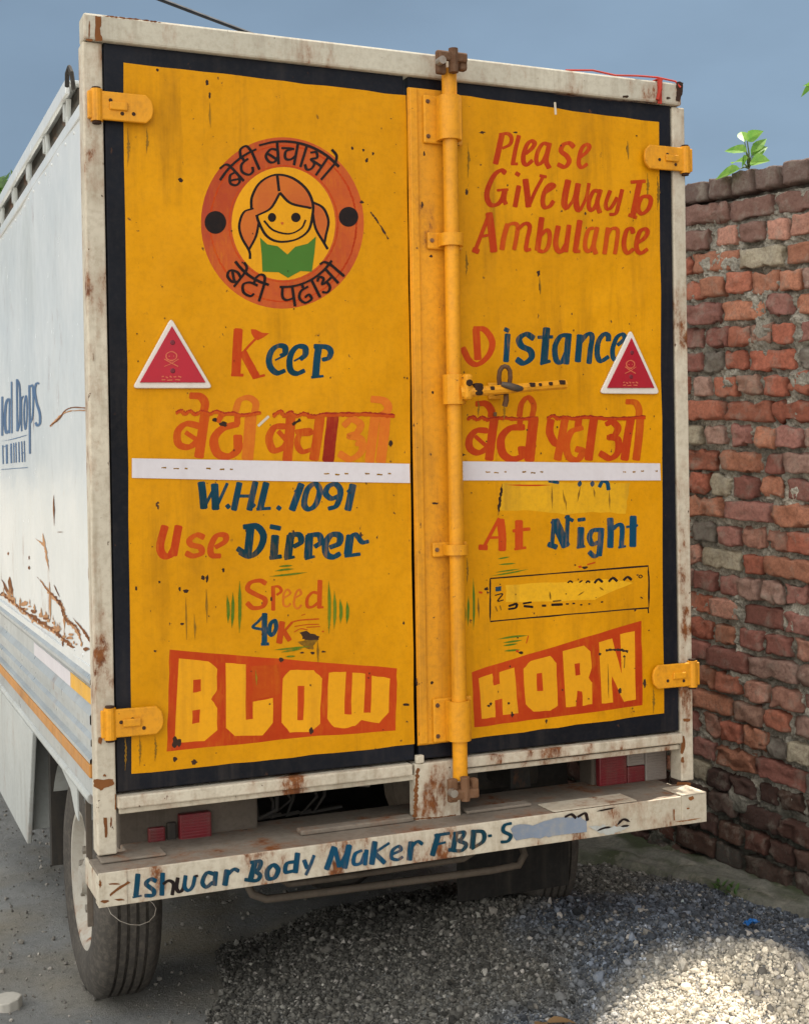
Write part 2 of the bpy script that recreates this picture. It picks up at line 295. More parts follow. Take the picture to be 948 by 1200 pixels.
# ------------------------------------------------------------------ brush strokes: pixel traces laid as paint on a real plane
class Brush(MB):
    """Each stroke is a thin ribbon of paint lying just proud of its plane; traces are read off a crop (ox, oy, scale)."""
    def __init__(s, crop, plane, lift=0.0007, nib=0.35, ang=20):
        super().__init__(); s.k = 1; s.crop = crop; s.plane = plane; s.n = 0; s.lift = lift; s.nib = nib; s.fat = 1.28; s.ang = math.radians(ang); s.depth = 0
    def px(s, p): return (s.crop[0]+p[0]/s.crop[2], s.crop[1]+p[1]/s.crop[2])
    def put(s, p, extra=0.0):
        x, y = s.px(p); a, c = s.plane; off = s.lift + s.n*3e-5 + extra
        if a == 'Y': return onY(x, y, c-off)
        p = onX(x, y, c); p[0] = float(side_x(p[1], p[2]))-0.0008-off*0.4; return p
    @staticmethod
    def pts(txt): return [tuple(float(q) for q in a.split(',')) for a in txt.split()]
    def curve(s, P, smooth):
        P = [np.array(p) for p in P]
        if not smooth or len(P) < 3:
            out = []
            for a, b in zip(P[:-1], P[1:]):
                for k in range(4): out.append(a+(b-a)*k/4)
            return out+[P[-1]]
        out = []
        Q = [2*P[0]-P[1]]+P+[2*P[-1]-P[-2]]
        if np.linalg.norm(P[0]-P[-1]) < 1e-6: Q[0] = P[-2]; Q[-1] = P[1]
        for i in range(1, len(Q)-2):
            a, b, c, d = Q[i-1:i+3]
            for k in range(11):
                t = k/11; out.append(0.5*((2*b)+(-a+c)*t+(2*a-5*b+4*c-d)*t*t+(-a+3*b-3*c+d)*t**3))
        return out+[P[-1]]
    def st(s, w, txt, mi=0, smooth=True, taper=0.0, rag=0.028, flat=False):
        for one in txt.split(';'):
            P = s.curve(s.pts(one), smooth); n = len(P); L = []; Rr = []
            for i, p in enumerate(P):
                t = P[min(i+1, n-1)]-P[max(i-1, 0)]; l = np.linalg.norm(t); t = t/l if l > 1e-9 else np.array([0, 1.0])
                nr = np.array([-t[1], t[0]]); dn = abs(t[0]*math.sin(s.ang)+t[1]*math.cos(s.ang))
                ww = w*(1 if flat else ((1-s.nib)+s.nib*dn)*s.fat)
                if taper: u = i/(n-1); ww *= max(0.12, min(1, u/taper, (1-u)/taper))
                r1, r2 = 1+rag*random.uniform(-1, 1), 1+rag*random.uniform(-1, 1)
                L.append(p+nr*ww/2*r1); Rr.append(p-nr*ww/2*r2)
            if not taper and not flat:                        # a loaded brush leaves rounded ends
                for e_, q in ((0, 1), (-1, -2)):
                    t = P[e_]-P[q]; t = t/max(1e-9, np.linalg.norm(t)); c = P[e_]+t*w*0.16; h = (L[e_]-P[e_])*0.62
                    if e_ == 0: L.insert(0, c+h); Rr.insert(0, c-h)
                    else: L.append(c+h); Rr.append(c-h)
            m = len(L); vs = []
            for i in range(m): vs += [s.put(L[i], i*4e-7), s.put(Rr[i], i*4e-7)]
            s.add(vs, [[2*i, 2*i+1, 2*i+3, 2*i+2] for i in range(m-1)], mi); s.n += 1
    def poly(s, txt, mi=0, wob=0.0, sub=1):
        P = s.pts(txt) if isinstance(txt, str) else txt
        if sub > 1:
            Q = []
            for a, b in zip(P, P[1:]+P[:1]):
                for k in range(sub): Q.append((a[0]+(b[0]-a[0])*k/sub+random.uniform(-wob, wob), a[1]+(b[1]-a[1])*k/sub+random.uniform(-wob, wob)))
            P = Q
        from mathutils.geometry import tessellate_polygon
        v3 = [s.put(p) for p in P]
        tri = tessellate_polygon([[Vector((p[0], p[1], 0)) for p in P]])
        s.add(v3, [list(t) for t in tri], mi); s.n += 1
    def blob(s, x, y, rx, ry, mi=0, n=11):
        s.poly([(x+rx*math.cos(a)*random.uniform(0.55, 1.15), y+ry*math.sin(a)*random.uniform(0.55, 1.15)) for a in [2*math.pi*k/n for k in range(n)]], mi)
    def ellipse(s, x, y, rx, ry, mi=0, n=40):
        s.poly([(x+rx*math.cos(2*math.pi*k/n), y+ry*math.sin(2*math.pi*k/n)) for k in range(n)], mi)
DOOR = ('Y', 0.0)
def stain(host, br, mats):
    mats = mats if isinstance(mats, list) else [mats]; me = host.data; n0 = len(me.materials)
    tmp = bpy.data.meshes.new('tmp'); tmp.from_pydata(br.v, [], br.f); tmp.polygons.foreach_set('material_index', [m + n0 for m in br.m])
    tmp.transform(Matrix.Translation(-wloc(host)))
    bm = bmesh.new(); bm.from_mesh(me); bm.from_mesh(tmp); bm.to_mesh(me); bm.free(); bpy.data.meshes.remove(tmp)
    for m in mats: me.materials.append(m)

# ------------------------------------------------------------------ ground
LB = onZ(170, 1190, 0.02)
def heap(x, y):
    r = np.sqrt(((x-1.50)/1.30)**2 + ((y-0.15)/1.15)**2)
    c = np.sqrt(((x-1.72)/0.52)**2 + ((y+0.30)/0.60)**2)
    m = np.sqrt(((x-1.22)/0.85)**2 + ((y-0.42)/0.62)**2)
    return 0.13*np.clip(1-m, 0, 1)**0.8 + 0.10*np.clip(1-r, 0, 1)**1.1 + 0.175*np.clip(1-c, 0, 1)**1.05
def ground_z(x, y):
    p = np.stack([x*3, y*3, np.zeros_like(x)], -1)
    near = np.exp(-((x/7)**2+(y/7)**2))
    return near*(0.012*fbm(p, 4, 3)-0.006) + heap(x, y)
def axis_vals(lo, hi, step, far):
    c = list(np.arange(lo, hi+1e-6, step)); a = []; d = step
    x = hi
    while x < far: d *= 1.35; x += d; a.append(x)
    b = []; d = step; x = lo
    while x > -far: d *= 1.35; x -= d; b.append(x)
    return np.array(b[::-1]+c+a)
gx = axis_vals(-1.6, 3.0, 0.022, 500); gy = axis_vals(-1.6, 4.2, 0.022, 500)
GX, GY = np.meshgrid(gx, gy, indexing='ij'); GZ = ground_z(GX, GY)
nx, ny = GX.shape
gv = np.stack([GX, GY, GZ], -1).reshape(-1, 3)
idx = np.arange(nx*ny).reshape(nx, ny)
gf = np.stack([idx[:-1, :-1], idx[1:, :-1], idx[1:, 1:], idx[:-1, 1:]], -1).reshape(-1, 4)
def fastmesh(name, v, f, smooth=False, attr=None):
    me = bpy.data.meshes.new(name); k = f.shape[1]
    me.vertices.add(len(v)); me.vertices.foreach_set('co', np.ascontiguousarray(v, np.float32).ravel())
    me.loops.add(f.size); me.loops.foreach_set('vertex_index', np.ascontiguousarray(f, np.int32).ravel())
    me.polygons.add(len(f)); me.polygons.foreach_set('loop_start', np.arange(0, f.size, k, dtype=np.int32))
    me.update(calc_edges=True); me.validate()
    if smooth: me.shade_smooth()
    else: me.shade_flat()
    if attr is not None:
        a = me.color_attributes.new('tint', 'FLOAT_COLOR', 'POINT')
        c = np.ones((len(v), 4), np.float32); c[:, :3] = attr; a.data.foreach_set('color', c.ravel())
    return me
mg, t, b = mat('dusty_ground')
g1 = noise(t, 1.1, 6, 0.6); g2 = noise(t, 30, 6, 0.75); g3 = noise(t, 160, 3, 0.7); g4 = noise(t, 0.7, 4, 0.6, off=(4.3, 2.2, 0))
col = mix(t, rng_(t, g1, 0.35, 0.65), (0.205, 0.203, 0.195), (0.285, 0.28, 0.265))
col = mix(t, rng_(t, g4, 0.48, 0.62), col, (0.27, 0.225, 0.155))
col = mix(t, mul(t, rng_(t, g2, 0.5, 0.75), 0.6), col, (0.10, 0.095, 0.085)); col = mix(t, mul(t, rng_(t, g3, 0.55, 0.75), 0.6), col, (0.36, 0.35, 0.32))
t.links.new(col, b.inputs['Base Color']); b.inputs['Roughness'].default_value = 0.95; b.inputs['Specular IOR Level'].default_value = 0.2
bump(t, b, noise(t, 70, 8, 0.8), 0.9, 0.012)
go = link('ground', fastmesh('ground', gv, gf, True), mg); go['kind'] = 'structure'

# mossy concrete apron along the wall's foot
def tintmat(name, rough=0.95, scale=120, amt=0.5, bstr=0.6, bdist=0.003, dark=(0.05, 0.045, 0.04), bscale=None):
    m, t, b = mat(name); a = N(t, 'ShaderNodeAttribute'); a.attribute_name = 'tint'
    n1 = noise(t, scale, 6, 0.75); n2 = noise(t, scale*0.2, 5, 0.7, off=(3, 1, 7))
    col = mix(t, mul(t, rng_(t, n1, 0.42, 0.72), amt), a.outputs['Color'], dark)
    col = mix(t, mul(t, rng_(t, n2, 0.52, 0.70), amt*0.9), col, (0.30, 0.27, 0.22))
    t.links.new(col, b.inputs['Base Color']); b.inputs['Roughness'].default_value = rough; b.inputs['Specular IOR Level'].default_value = 0.25
    bump(t, b, noise(t, bscale or scale*1.3, 7, 0.75, off=(1, 5, 2)), bstr, bdist); return m

# ------------------------------------------------------------------ gravel
def inside_gravel(x, y):
    # the crushed stone lies behind and under the truck, thinning out towards the left wheel
    e = 0.10*fbm(np.stack([x*2.2, y*2.2, 0*x], -1), 3, 21)
    left = 0.20+0.32*np.clip((y-0.1), 0, 2)
    back = 1.30 - 0.25*np.abs(x-1.6)
    return (x-left+e > 0) & (y < back+e) & (x < 2.40-0.12*(y-0.4)) & (y > -1.3)
phi = (1+5**.5)/2
IV = np.array([(-1, phi, 0), (1, phi, 0), (-1, -phi, 0), (1, -phi, 0), (0, -1, phi), (0, 1, phi), (0, -1, -phi), (0, 1, -phi), (phi, 0, -1), (phi, 0, 1), (-phi, 0, -1), (-phi, 0, 1)])/np.sqrt(1+phi*phi)
IF = np.array([(0, 11, 5), (0, 5, 1), (0, 1, 7), (0, 7, 10), (0, 10, 11), (1, 5, 9), (5, 11, 4), (11, 10, 2), (10, 7, 6), (7, 1, 8), (3, 9, 4), (3, 4, 2), (3, 2, 6), (3, 6, 8), (3, 8, 9), (4, 9, 5), (2, 4, 11), (6, 2, 10), (8, 6, 7), (9, 8, 1)])
def stones(px_, py_, size, tint, sink=0.2):
    n = len(px_); sc = size[:, None]*rng.uniform(0.55, 1.25, (n, 3)); V = IV[None]*(1+rng.uniform(-0.28, 0.28, (n, 12, 1)))*sc[:, None, :]
    q = rng.normal(size=(n, 4)); q /= np.linalg.norm(q, axis=1)[:, None]; w, x, y, z = q.T
    R = np.stack([1-2*(y*y+z*z), 2*(x*y-z*w), 2*(x*z+y*w), 2*(x*y+z*w), 1-2*(x*x+z*z), 2*(y*z-x*w), 2*(x*z-y*w), 2*(y*z+x*w), 1-2*(x*x+y*y)], -1).reshape(n, 3, 3)
    V = np.einsum('nij,nkj->nki', R, V)
    base = np.stack([px_, py_, ground_z(px_, py_)+size*(0.5-sink)+rng.uniform(-0.2, 0.5, n)*size], -1)
    V = V + base[:, None]; Fc = IF[None]+12*np.arange(n)[:, None, None]
    return V.reshape(-1, 3), Fc.reshape(-1, 3), np.repeat(tint, 12, axis=0)
n0 = 280000
sx = rng.uniform(0.0, 2.6, n0); sy_ = rng.uniform(-1.0, 1.45, n0); k = inside_gravel(sx, sy_); sx, sy_ = sx[k], sy_[k]
size = np.clip(rng.lognormal(math.log(0.0031), 0.50, len(sx)), 0.0022, 0.017)
pa, pb = onZ(560, 1190, 0.10), onZ(735, 1035, 0.06)
side = (sx-pa[0])*(pb[1]-pa[1]) - (sy_-pa[1])*(pb[0]-pa[0])
bl = np.clip(side/0.25*1.0+0.4+0.9*fbm(np.stack([sx*4, sy_*4, 0*sx], -1), 3, 5), 0, 1)[:, None]
br_ = rng.lognormal(0, 0.55, (len(sx), 1))
tint = (1-bl)*np.array([0.086, 0.081, 0.071]) + bl*np.array([0.074, 0.084, 0.102])
tint = np.clip(tint*br_, 0.01, 0.5)
sun_tint = np.clip(1.15-np.hypot((sx-1.52)/0.44, (sy_+0.60)/0.46), 0, 1)[:, None]; sun_tint = np.clip(sun_tint*2.2, 0, 1)  # sunlight on the heap painted into the stones as a pale warm tint
tint = tint*(1-sun_tint)+sun_tint*np.array([0.60, 0.53, 0.42])*rng.lognormal(0, 0.3, (len(sx), 1))
pale = rng.random(len(sx)) < 0.03; tint[pale] = np.array([0.34, 0.31, 0.28])*rng.uniform(0.7, 1.2, (pale.sum(), 1))
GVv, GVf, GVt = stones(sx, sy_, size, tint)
# loose pebbles over the dusty lane
n1 = 12000; qx = rng.uniform(-1.3, 2.4, n1); qy = rng.uniform(-1.2, 3.6, n1); sz = np.clip(rng.lognormal(math.log(0.0024), 0.7, n1), 0.0012, 0.018)
tt = np.clip(np.array([0.17, 0.155, 0.135])*rng.lognormal(0, 0.35, (n1, 1)), 0.02, 0.5)
a1, a2, a3 = stones(qx, qy, sz, tt)
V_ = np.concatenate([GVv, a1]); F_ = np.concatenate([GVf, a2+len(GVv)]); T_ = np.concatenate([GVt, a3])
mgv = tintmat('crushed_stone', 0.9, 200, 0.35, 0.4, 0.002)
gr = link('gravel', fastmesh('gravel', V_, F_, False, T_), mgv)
tag(gr, 'crushed grey and bluish stone heaped on the ground behind the truck', 'gravel', kind='stuff')

# ------------------------------------------------------------------ brick wall
wn_ = Vector((-1, WS, 0)).normalized()           # outward, towards the truck
def wallP(s, z, d):                              # s runs along Y, d is depth into the wall
    x = WX0+WS*(s-WY0); return np.stack([x-wn_.x*d, s-wn_.y*d, z+WT*(s-WY0)], -1)
bw = empty('brick_wall', (WX0, WY0, 0)); tag(bw, 'rough red brick boundary wall with crumbling mortar beside the truck', 'wall')
def cubegrid(g):
    cv = []; cidx = {}; cf = []
    for ax in range(3):
        for sd in (-1, 1):
            for i in range(g-1):
                for j in range(g-1):
                    q = []
                    for (di, dj) in ((0, 0), (1, 0), (1, 1), (0, 1)):
                        p = [0, 0, 0]; p[ax] = sd; p[(ax+1) % 3] = -1+2*(i+di)/(g-1); p[(ax+2) % 3] = -1+2*(j+dj)/(g-1)
                        kx = tuple(round(v, 4) for v in p)
                        if kx not in cidx: cidx[kx] = len(cv); cv.append(p)
                        q.append(cidx[kx])
                    cf.append(q if sd > 0 else q[::-1])
    return np.array(cv, float), np.array(cf)
GRID = {True: cubegrid(9), False: cubegrid(5)}
ch = 0.0925; zt = 2.615
BV, BF, BT = [], [], []
nb = 0; nvt = 0
def brick(s0, s1, z0, z1, d0, d1, tint, rough=1.0):
    global nb, nvt
    cv, cf = GRID[-0.3 < (s0+s1)/2 < 1.6]
    L, H, D = (s1-s0)/2, (z1-z0)/2, (d1-d0)/2
    rr_ = random.uniform(0.004, 0.011); r = np.array([min(rr_, L*0.5), min(rr_, H*0.5), rr_])
    # rounded box: shrink to the inner core and push back out by the radius, in a [s, z, d] frame
    half = np.array([L, H, D]); p = cv*half; core = np.clip(p, -(half-r), half-r); dl = (p-core)/r
    ln = np.linalg.norm(dl, axis=1, keepdims=True); p = np.where(ln > 1e-6, core+dl/np.maximum(ln, 1e-6)*r*np.minimum(ln, 1), p)
    # jitter the interior grid rows so that edges are not straight
    q = p+np.array([(s0+s1)/2, (z0+z1)/2, (d0+d1)/2]); nzv = q*np.array([38, 38, 38])
    amp = 0.0075*rough
    q = q+np.stack([vnoise(nzv+nb*7.3, 1), vnoise(nzv+nb*7.3, 2), vnoise(nzv+nb*7.3, 3)], -1)*amp
    q = q+np.stack([vnoise(q*115+nb, 4), vnoise(q*115+nb, 5), vnoise(q*115+nb, 6)], -1)*amp*0.22
    tl = random.uniform(-0.03, 0.03); q[:, 1] += (q[:, 0]-(s0+s1)/2)*tl; q[:, 2] += (q[:, 0]-(s0+s1)/2)*random.uniform(-0.06, 0.06)
    BV.append(wallP(q[:, 0], q[:, 1], q[:, 2])); BF.append(cf+nvt); nvt += len(cv); BT.append(np.repeat(tint[None], len(cv), 0)); nb += 1
reds = [(0.47, 0.170, 0.105), (0.44, 0.145, 0.090), (0.50, 0.215, 0.130), (0.32, 0.130, 0.100), (0.50, 0.250, 0.180), (0.38, 0.175, 0.140), (0.42, 0.26, 0.205)]
ncourse = 30
for c in range(ncourse):
    ztop = zt - c*ch; z0 = ztop-ch+0.018; stretch = c % 2 == 1
    s = -2.6+random.uniform(0, 0.1)
    while s < 5.0:
        ln = (random.uniform(0.185, 0.232) if random.random() > 0.22 else random.uniform(0.08, 0.14)) if stretch else random.uniform(0.086, 0.112)
        if c == 0: ln = random.uniform(0.100, 0.116)
        gap = random.uniform(0.010, 0.034)
        col = np.array(random.choice(reds))*random.uniform(0.75, 1.15)
        u = random.random()
        if c == 0: col = np.array((0.165, 0.115, 0.096))*random.uniform(0.8, 1.15)
        elif c == 1 or (c == 2 and u < 0.6): col = np.array((0.25, 0.140, 0.110))*random.uniform(0.8, 1.1)
        elif u < 0.07: col = np.array((0.24, 0.215, 0.18))*random.uniform(0.8, 1.2)
        elif u < 0.10: col = np.array((0.46, 0.40, 0.29))
        elif u < 0.14: col = np.array((0.38, 0.22, 0.16))
        low_dark = c - (24.5+1.3*fbm(np.array([[s*2.0, c*0.3, 0.]]), 2, 31)[0])  # lowest courses much darker, with an uneven upper edge
        if low_dark > 0: col = col*0.16*random.uniform(0.7, 1.3)+np.array((0.022, 0.022, 0.019))
        pro = random.uniform(-0.010, 0.014)+(0.014 if random.random() < 0.13 else 0)
        hz = random.uniform(-0.006, 0.004)
        near = -0.4 < s < 2.2
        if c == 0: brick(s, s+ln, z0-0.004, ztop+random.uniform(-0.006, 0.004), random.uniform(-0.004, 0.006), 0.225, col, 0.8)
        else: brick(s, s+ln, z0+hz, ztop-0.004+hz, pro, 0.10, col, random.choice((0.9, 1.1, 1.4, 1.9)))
        s += ln+gap
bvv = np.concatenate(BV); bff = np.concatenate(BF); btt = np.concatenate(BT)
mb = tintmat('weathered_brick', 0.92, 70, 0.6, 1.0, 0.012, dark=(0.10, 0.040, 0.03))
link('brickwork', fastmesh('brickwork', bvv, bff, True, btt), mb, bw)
# lime mortar: a crumbling sheet between the bricks on a solid core
def sheet(s0, s1, z0, z1, st):
    ns, nz_ = int((s1-s0)/st)+1, int((z1-z0)/st)+1
    A, B_ = np.meshgrid(np.linspace(s0, s1, ns), np.linspace(z0, z1, nz_), indexing='ij')
    p = np.stack([A*30, B_*30, 0*A], -1)
    d = 0.034 - 0.013*fbm(p, 3, 11) + 0.007*fbm(p*4, 2, 17)
    sm = fbm(np.stack([A*7, B_*7, 0*A+3], -1), 2, 23); d = d - 0.032*np.clip((sm-0.52)/0.4, 0, 1)     # smeared patches that lap over the bricks
    d = np.clip(d, -0.002, 0.058)
    v = wallP(A, B_, d).reshape(-1, 3); ii = np.arange(ns*nz_).reshape(ns, nz_)
    f = np.stack([ii[:-1, :-1], ii[:-1, 1:], ii[1:, 1:], ii[1:, :-1]], -1).reshape(-1, 4)
    tn = np.array((0.48, 0.44, 0.365))*(1+0.34*fbm(p*0.3, 3, 29)[..., None])
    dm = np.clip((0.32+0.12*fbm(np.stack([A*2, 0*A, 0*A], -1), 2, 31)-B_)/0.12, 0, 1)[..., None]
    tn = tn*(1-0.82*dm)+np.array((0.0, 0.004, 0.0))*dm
    return v, f, tn.reshape(-1, 3)
zb = -0.15
sh = [sheet(-0.5, 2.1, zb, zt-ch-0.002, 0.0075), sheet(-2.6, -0.5, zb, zt-ch-0.002, 0.03), sheet(2.1, 5.0, zb, zt-ch-0.002, 0.03)]
o_ = 0; vv, ff, tt_ = [], [], []
for v, f, tn in sh: vv.append(v); ff.append(f+o_); tt_.append(tn); o_ += len(v)
core = np.array([wallP(np.array(s), np.array(z), np.array(d)) for s in (-2.6, 5.0) for z in (zb, zt-ch+0.016) for d in (0.066, 0.215)])
cq = np.array([(0, 1, 3, 2), (4, 6, 7, 5), (0, 4, 5, 1), (2, 3, 7, 6), (0, 2, 6, 4), (1, 5, 7, 3)])
vv.append(core); ff.append(cq+o_); tt_.append(np.repeat(np.array([[0.18, 0.165, 0.14]]), 8, 0))
mm = tintmat('crumbling_mortar', 0.97, 90, 0.9, 1.0, 0.014, dark=(0.06, 0.054, 0.045))
link('mortar', fastmesh('mortar', np.concatenate(vv), np.concatenate(ff), False, np.concatenate(tt_)), mm, bw)

# mossy concrete strip at the wall's foot
ns, nd = 150, 26
A, B_ = np.meshgrid(np.linspace(-1.4, 1.75, ns), np.linspace(0, 1, nd), indexing='ij')
wid = 0.20+0.05*fbm(np.stack([A*3, 0*A, 0*A], -1), 3, 41)+0.16*np.clip((A-1.0)/0.5, 0, 1)
dd = -B_*wid+0.02
zz = (0.030*(1-B_)**0.8 + 0.022*(B_ < 0.86))*1.0 - 0.03*(B_ >= 0.97) + 0.010*fbm(np.stack([A*14, B_*6, 0*A], -1), 3, 43)
zz = zz + heap(WX0+WS*(A-WY0)-0.25, A)*0.35
v = wallP(A, zz-WT*(A-WY0), dd).reshape(-1, 3); ii = np.arange(ns*nd).reshape(ns, nd)
f = np.stack([ii[:-1, :-1], ii[1:, :-1], ii[1:, 1:], ii[:-1, 1:]], -1).reshape(-1, 4)
ms = np.clip(0.5+1.2*fbm(np.stack([A*5, B_*3, 0*A], -1), 4, 47), 0, 1)[..., None]
tn = (np.array((0.15, 0.145, 0.12))*(1-ms)+np.array((0.055, 0.065, 0.032))*ms).reshape(-1, 3)
# close the far end so that the strip reads as a solid block
end = [ii[-1, j] for j in range(nd)]; b0 = len(v); low = v[end].copy(); low[:, 2] = -0.05
v = np.concatenate([v, low]); tn = np.concatenate([tn, np.repeat([[0.12, 0.12, 0.10]], nd, 0)])
f = np.concatenate([f, np.array([(end[j], b0+j, b0+j+1, end[j+1]) for j in range(nd-1)])])
cs = link('concrete_apron', fastmesh('concrete_apron', v, f, True, tn), tintmat('mossy_concrete', 0.95, 60, 0.6, 0.8, 0.006))
cs['kind'] = 'structure'

# ------------------------------------------------------------------ the truck
TR = empty('box_truck', (0.83, 2.2, 0.0))
tag(TR, 'white box truck with hand painted yellow rear doors and beige bumper', 'truck')
XL, XR, ZB, ZT = -0.04, 1.70, 1.06, 2.485
YF = 3.15

def side_x(y, z): return XL - 0.010*fbm(np.stack([np.asarray(y)*2.2, np.asarray(z)*1.1, 0*np.asarray(y)], -1), 2, 51)*0.5
# side panels (gently dented sheet), with lettering, rust runs
def side_sheet(x, z0, z1, y0, y1, sgn, dent=0.010):
    ny_, nz_ = 140, 70; Yv = np.linspace(y0, y1, ny_); Zv = np.linspace(z0, z1, nz_)
    A, B_ = np.meshgrid(Yv, Zv, indexing='ij'); X = x + sgn*dent*fbm(np.stack([A*2.2, B_*1.1, 0*A], -1), 2, 51)*0.5
    v = np.stack([X, A, B_], -1).reshape(-1, 3); ii = np.arange(ny_*nz_).reshape(ny_, nz_)
    f = np.stack([ii[:-1, :-1], ii[:-1, 1:], ii[1:, 1:], ii[1:, :-1]], -1).reshape(-1, 4)
    return v, (f if sgn < 0 else f[:, ::-1])
v, f = side_sheet(XL, ZB, ZT, 0.055, YF, -1)
sp = link('side_panel', fastmesh('side_panel', v, f, True), M['white'], TR)
v, f = side_sheet(XR, ZB, ZT, 0.055, YF, 1)
link('side_panel', fastmesh('side_panel', v, f, True), M['white'], TR)
k = MB(); k.box(XL-0.004, XL+0.01, 0.055, YF, ZT-0.02, ZT+0.012, bev=0.003); k.box(XL-0.004, XL+0.012, 0.055, YF, ZB-0.02, ZB+0.015, bev=0.003)
for j in range(24):
    y = 0.09+0.125*j
    for z in (ZT-0.035, ZB+0.03): k.lathe([(-0.0026, 0.0), (-0.002, 0.004), (0.003, 0.006)], (float(side_x(y, z)), y, z), 'X', 8)
k.build('panel_edge_strip', M['white'], sp)
SIDE = ('X', XL-0.0045)
k = Brush((0, 400, 3.333), SIDE); k.fat = 0.8
k.st(14, '150,930 185,985 235,1030 262,1090 300,1130 318,1180;0,990 60,1036 130,1088 210,1142 290,1195', 1, rag=.8, taper=.15); k.st(9, '185,940 188,1080;250,1050 252,1130;120,1060 122,1110;40,960 44,1020', 1, rag=.8, taper=.4); k.st(8, '195,332 250,278 345,268', 1, rag=.6)
k.st(7, '195,330 225,305 250,270 285,258 345,262', 0, rag=0.3); k.st(13, '140,920 180,975 230,1020 260,1085 300,1120 320,1185', 0, taper=0.35, rag=0.8)
k.st(11, '285,1080 330,1140 355,1190', 0, taper=0.3, rag=0.5); k.st(6, '205,950 230,1000', 0, taper=.3, rag=.5); k.st(9, '340,885 345,960', 0, rag=.5, taper=.3)
k.st(9, '135,770 165,800 175,850 185,900', 1, taper=0.3, rag=0.6); k.st(8, '160,750 170,820', 1, taper=.3, rag=.6); k.st(8, '190,990 188,1090', 1, taper=.4, rag=.5)
k.st(7, '207,600 208,720', 0, taper=.3, rag=.5); k.st(5, '220,745 242,745', 0, taper=.3); k.st(16, '0,985 60,1030 130,1080 210,1135 290,1195', 0, rag=.9)
k.st(16, '30,920 40,990', 0, taper=.3, rag=.8); k.st(12, '0,930 30,1000', 0, taper=.3, rag=.8)
for (x, y, r) in ((25, 830, 5), (108, 845, 5), (108, 885, 6), (100, 1095, 8), (190, 1160, 8), (245, 1180, 8)): k.blob(x, y, r*0.7, r*1.5, 0)
for q in range(46):
    x = random.uniform(0, 345); y = 985+x*0.66+random.uniform(-26, 14); k.blob(x, y, random.uniform(3, 13), random.uniform(3, 12), random.choice((0, 1, 1)))
    if q % 3 == 0: k.st(random.uniform(3, 7), f'{x:.0f},{y-30:.0f} {x+2:.0f},{y:.0f}', 1, taper=.4, rag=.6)
for y in range(30, 1190, 37): k.blob(352+random.uniform(-6, 8), y+random.uniform(-12, 12), random.uniform(2, 5), random.uniform(6, 22), 0)
stain(sp, k, [M['rust'], M['rust2']])
k = Brush((0, 430, 8.571), SIDE, lift=0.0009); k.fat = 1.6
k.st(12, '8,300 8,690;106,150 108,665;160,125 164,645', 0, smooth=False); k.st(16, '80,325 55,330 38,400 32,560 45,660 72,640', 0); k.st(14, '80,320 76,665', 0)
k.st(12, '165,130 185,190 192,350 186,560 165,645', 0); k.st(9, '205,300 205,645', 0); k.st(8, '206,330 225,290', 0); k.st(10, '248,290 232,400 232,560 245,625 258,500 258,350 248,290', 0)
k.st(14, '284,185 290,870', 0); k.st(13, '290,200 320,190 328,330 318,500 295,560', 0)
k.st(16, '390,165 360,170 345,240 365,360 395,460 398,560 372,590 352,560', 0)
k.build('lettering', M['blueprint'], sp); k = Brush((0, 430, 8.571), SIDE, lift=0.0009); k.st(9, '0,745 130,722 220,695 272,680', 0, taper=.3); k.st(7, '0,1030 265,1010', 0)
for x in (12, 45, 52, 92, 100, 128, 150, 178, 205, 230): k.st(9, f'{x},{790-x*0.2} {x+4},{975-x*0.1}', 0)
k.st(7, '20,800 60,790;85,880 110,880;128,800 150,790;200,870 230,860', 0)
k.build('lettering', M['blueprint'], sp)

# roof, front, floor
k = MB(); k.box(XL+0.012, XR-0.012, 0.045, YF, ZT-0.02, ZT, bev=0.003); k.build('roof_panel', M['greywhite'], TR)
k = MB(); k.box(XL+0.012, XR-0.012, YF-0.03, YF-0.001, 0.80, ZT-0.022); k.build('front_panel', M['greywhite'], TR)
k = MB(); k.box(XL+0.014, XR-0.014, 0.045, YF-0.032, 0.765, 0.80); k.build('cargo_floor', M['chassis'], TR)
# roof rails on short uprights
for x, s_ in ((XL, 1), (XR, -1)):
    k = MB(); k.box(min(x-0.006*s_, x+0.006*s_), max(x-0.006*s_, x+0.006*s_), 0.30, YF, 2.574, 2.614, bev=0.003); k.box(min(x+0.0065*s_, x+0.064*s_), max(x+0.0065*s_, x+0.064*s_), 0.30, YF, 2.604, 2.613, bev=0.002)
    r_ = k.build('roof_rail', M['white'], TR)
    k = MB(); k.box(min(x+0.030*s_, x+0.060*s_), max(x+0.030*s_, x+0.060*s_), 0.33, YF, 2.566, 2.602, bev=0.004); k.build('rail_shade_strip', M['rail_shade'], r_)  # dark strip that paints in the shade of the rail's underside
    for j in range(8):
        y = 0.36+0.385*j; dx = random.uniform(-.003, .003)
        k = MB(); k.tube([(x+s_*0.010, y, ZT), (x+s_*0.010+dx, y+random.uniform(-.02, .02), ZT+0.045), (x+s_*0.010, y+random.uniform(-.02, .02), 2.575)], 0.007, 8); k.box(min(x+0.002*s_, x+0.02*s_), max(x+0.002*s_, x+0.02*s_), y-0.014, y+0.014, ZT+0.012, ZT+0.018, bev=0.001)
        k.box(min(x+0.004*s_, x+0.02*s_), max(x+0.004*s_, x+0.02*s_), y+0.03, y+0.055, 2.528, 2.5735, bev=0.003)
        k.build('rail_upright', M['greywhite'], r_)
k = MB(); k.tube([(XL-0.006, 0.27, 2.585), (XL-0.009, 0.245, 2.612), (XL-0.008, 0.215, 2.620), (XL-0.006, 0.195, 2.600), (XL-0.004, 0.19, 2.575), (XL-0.002, 0.19, 2.555)], 0.006, 8)
k.build('rope_hook', M['chassis'], TR)
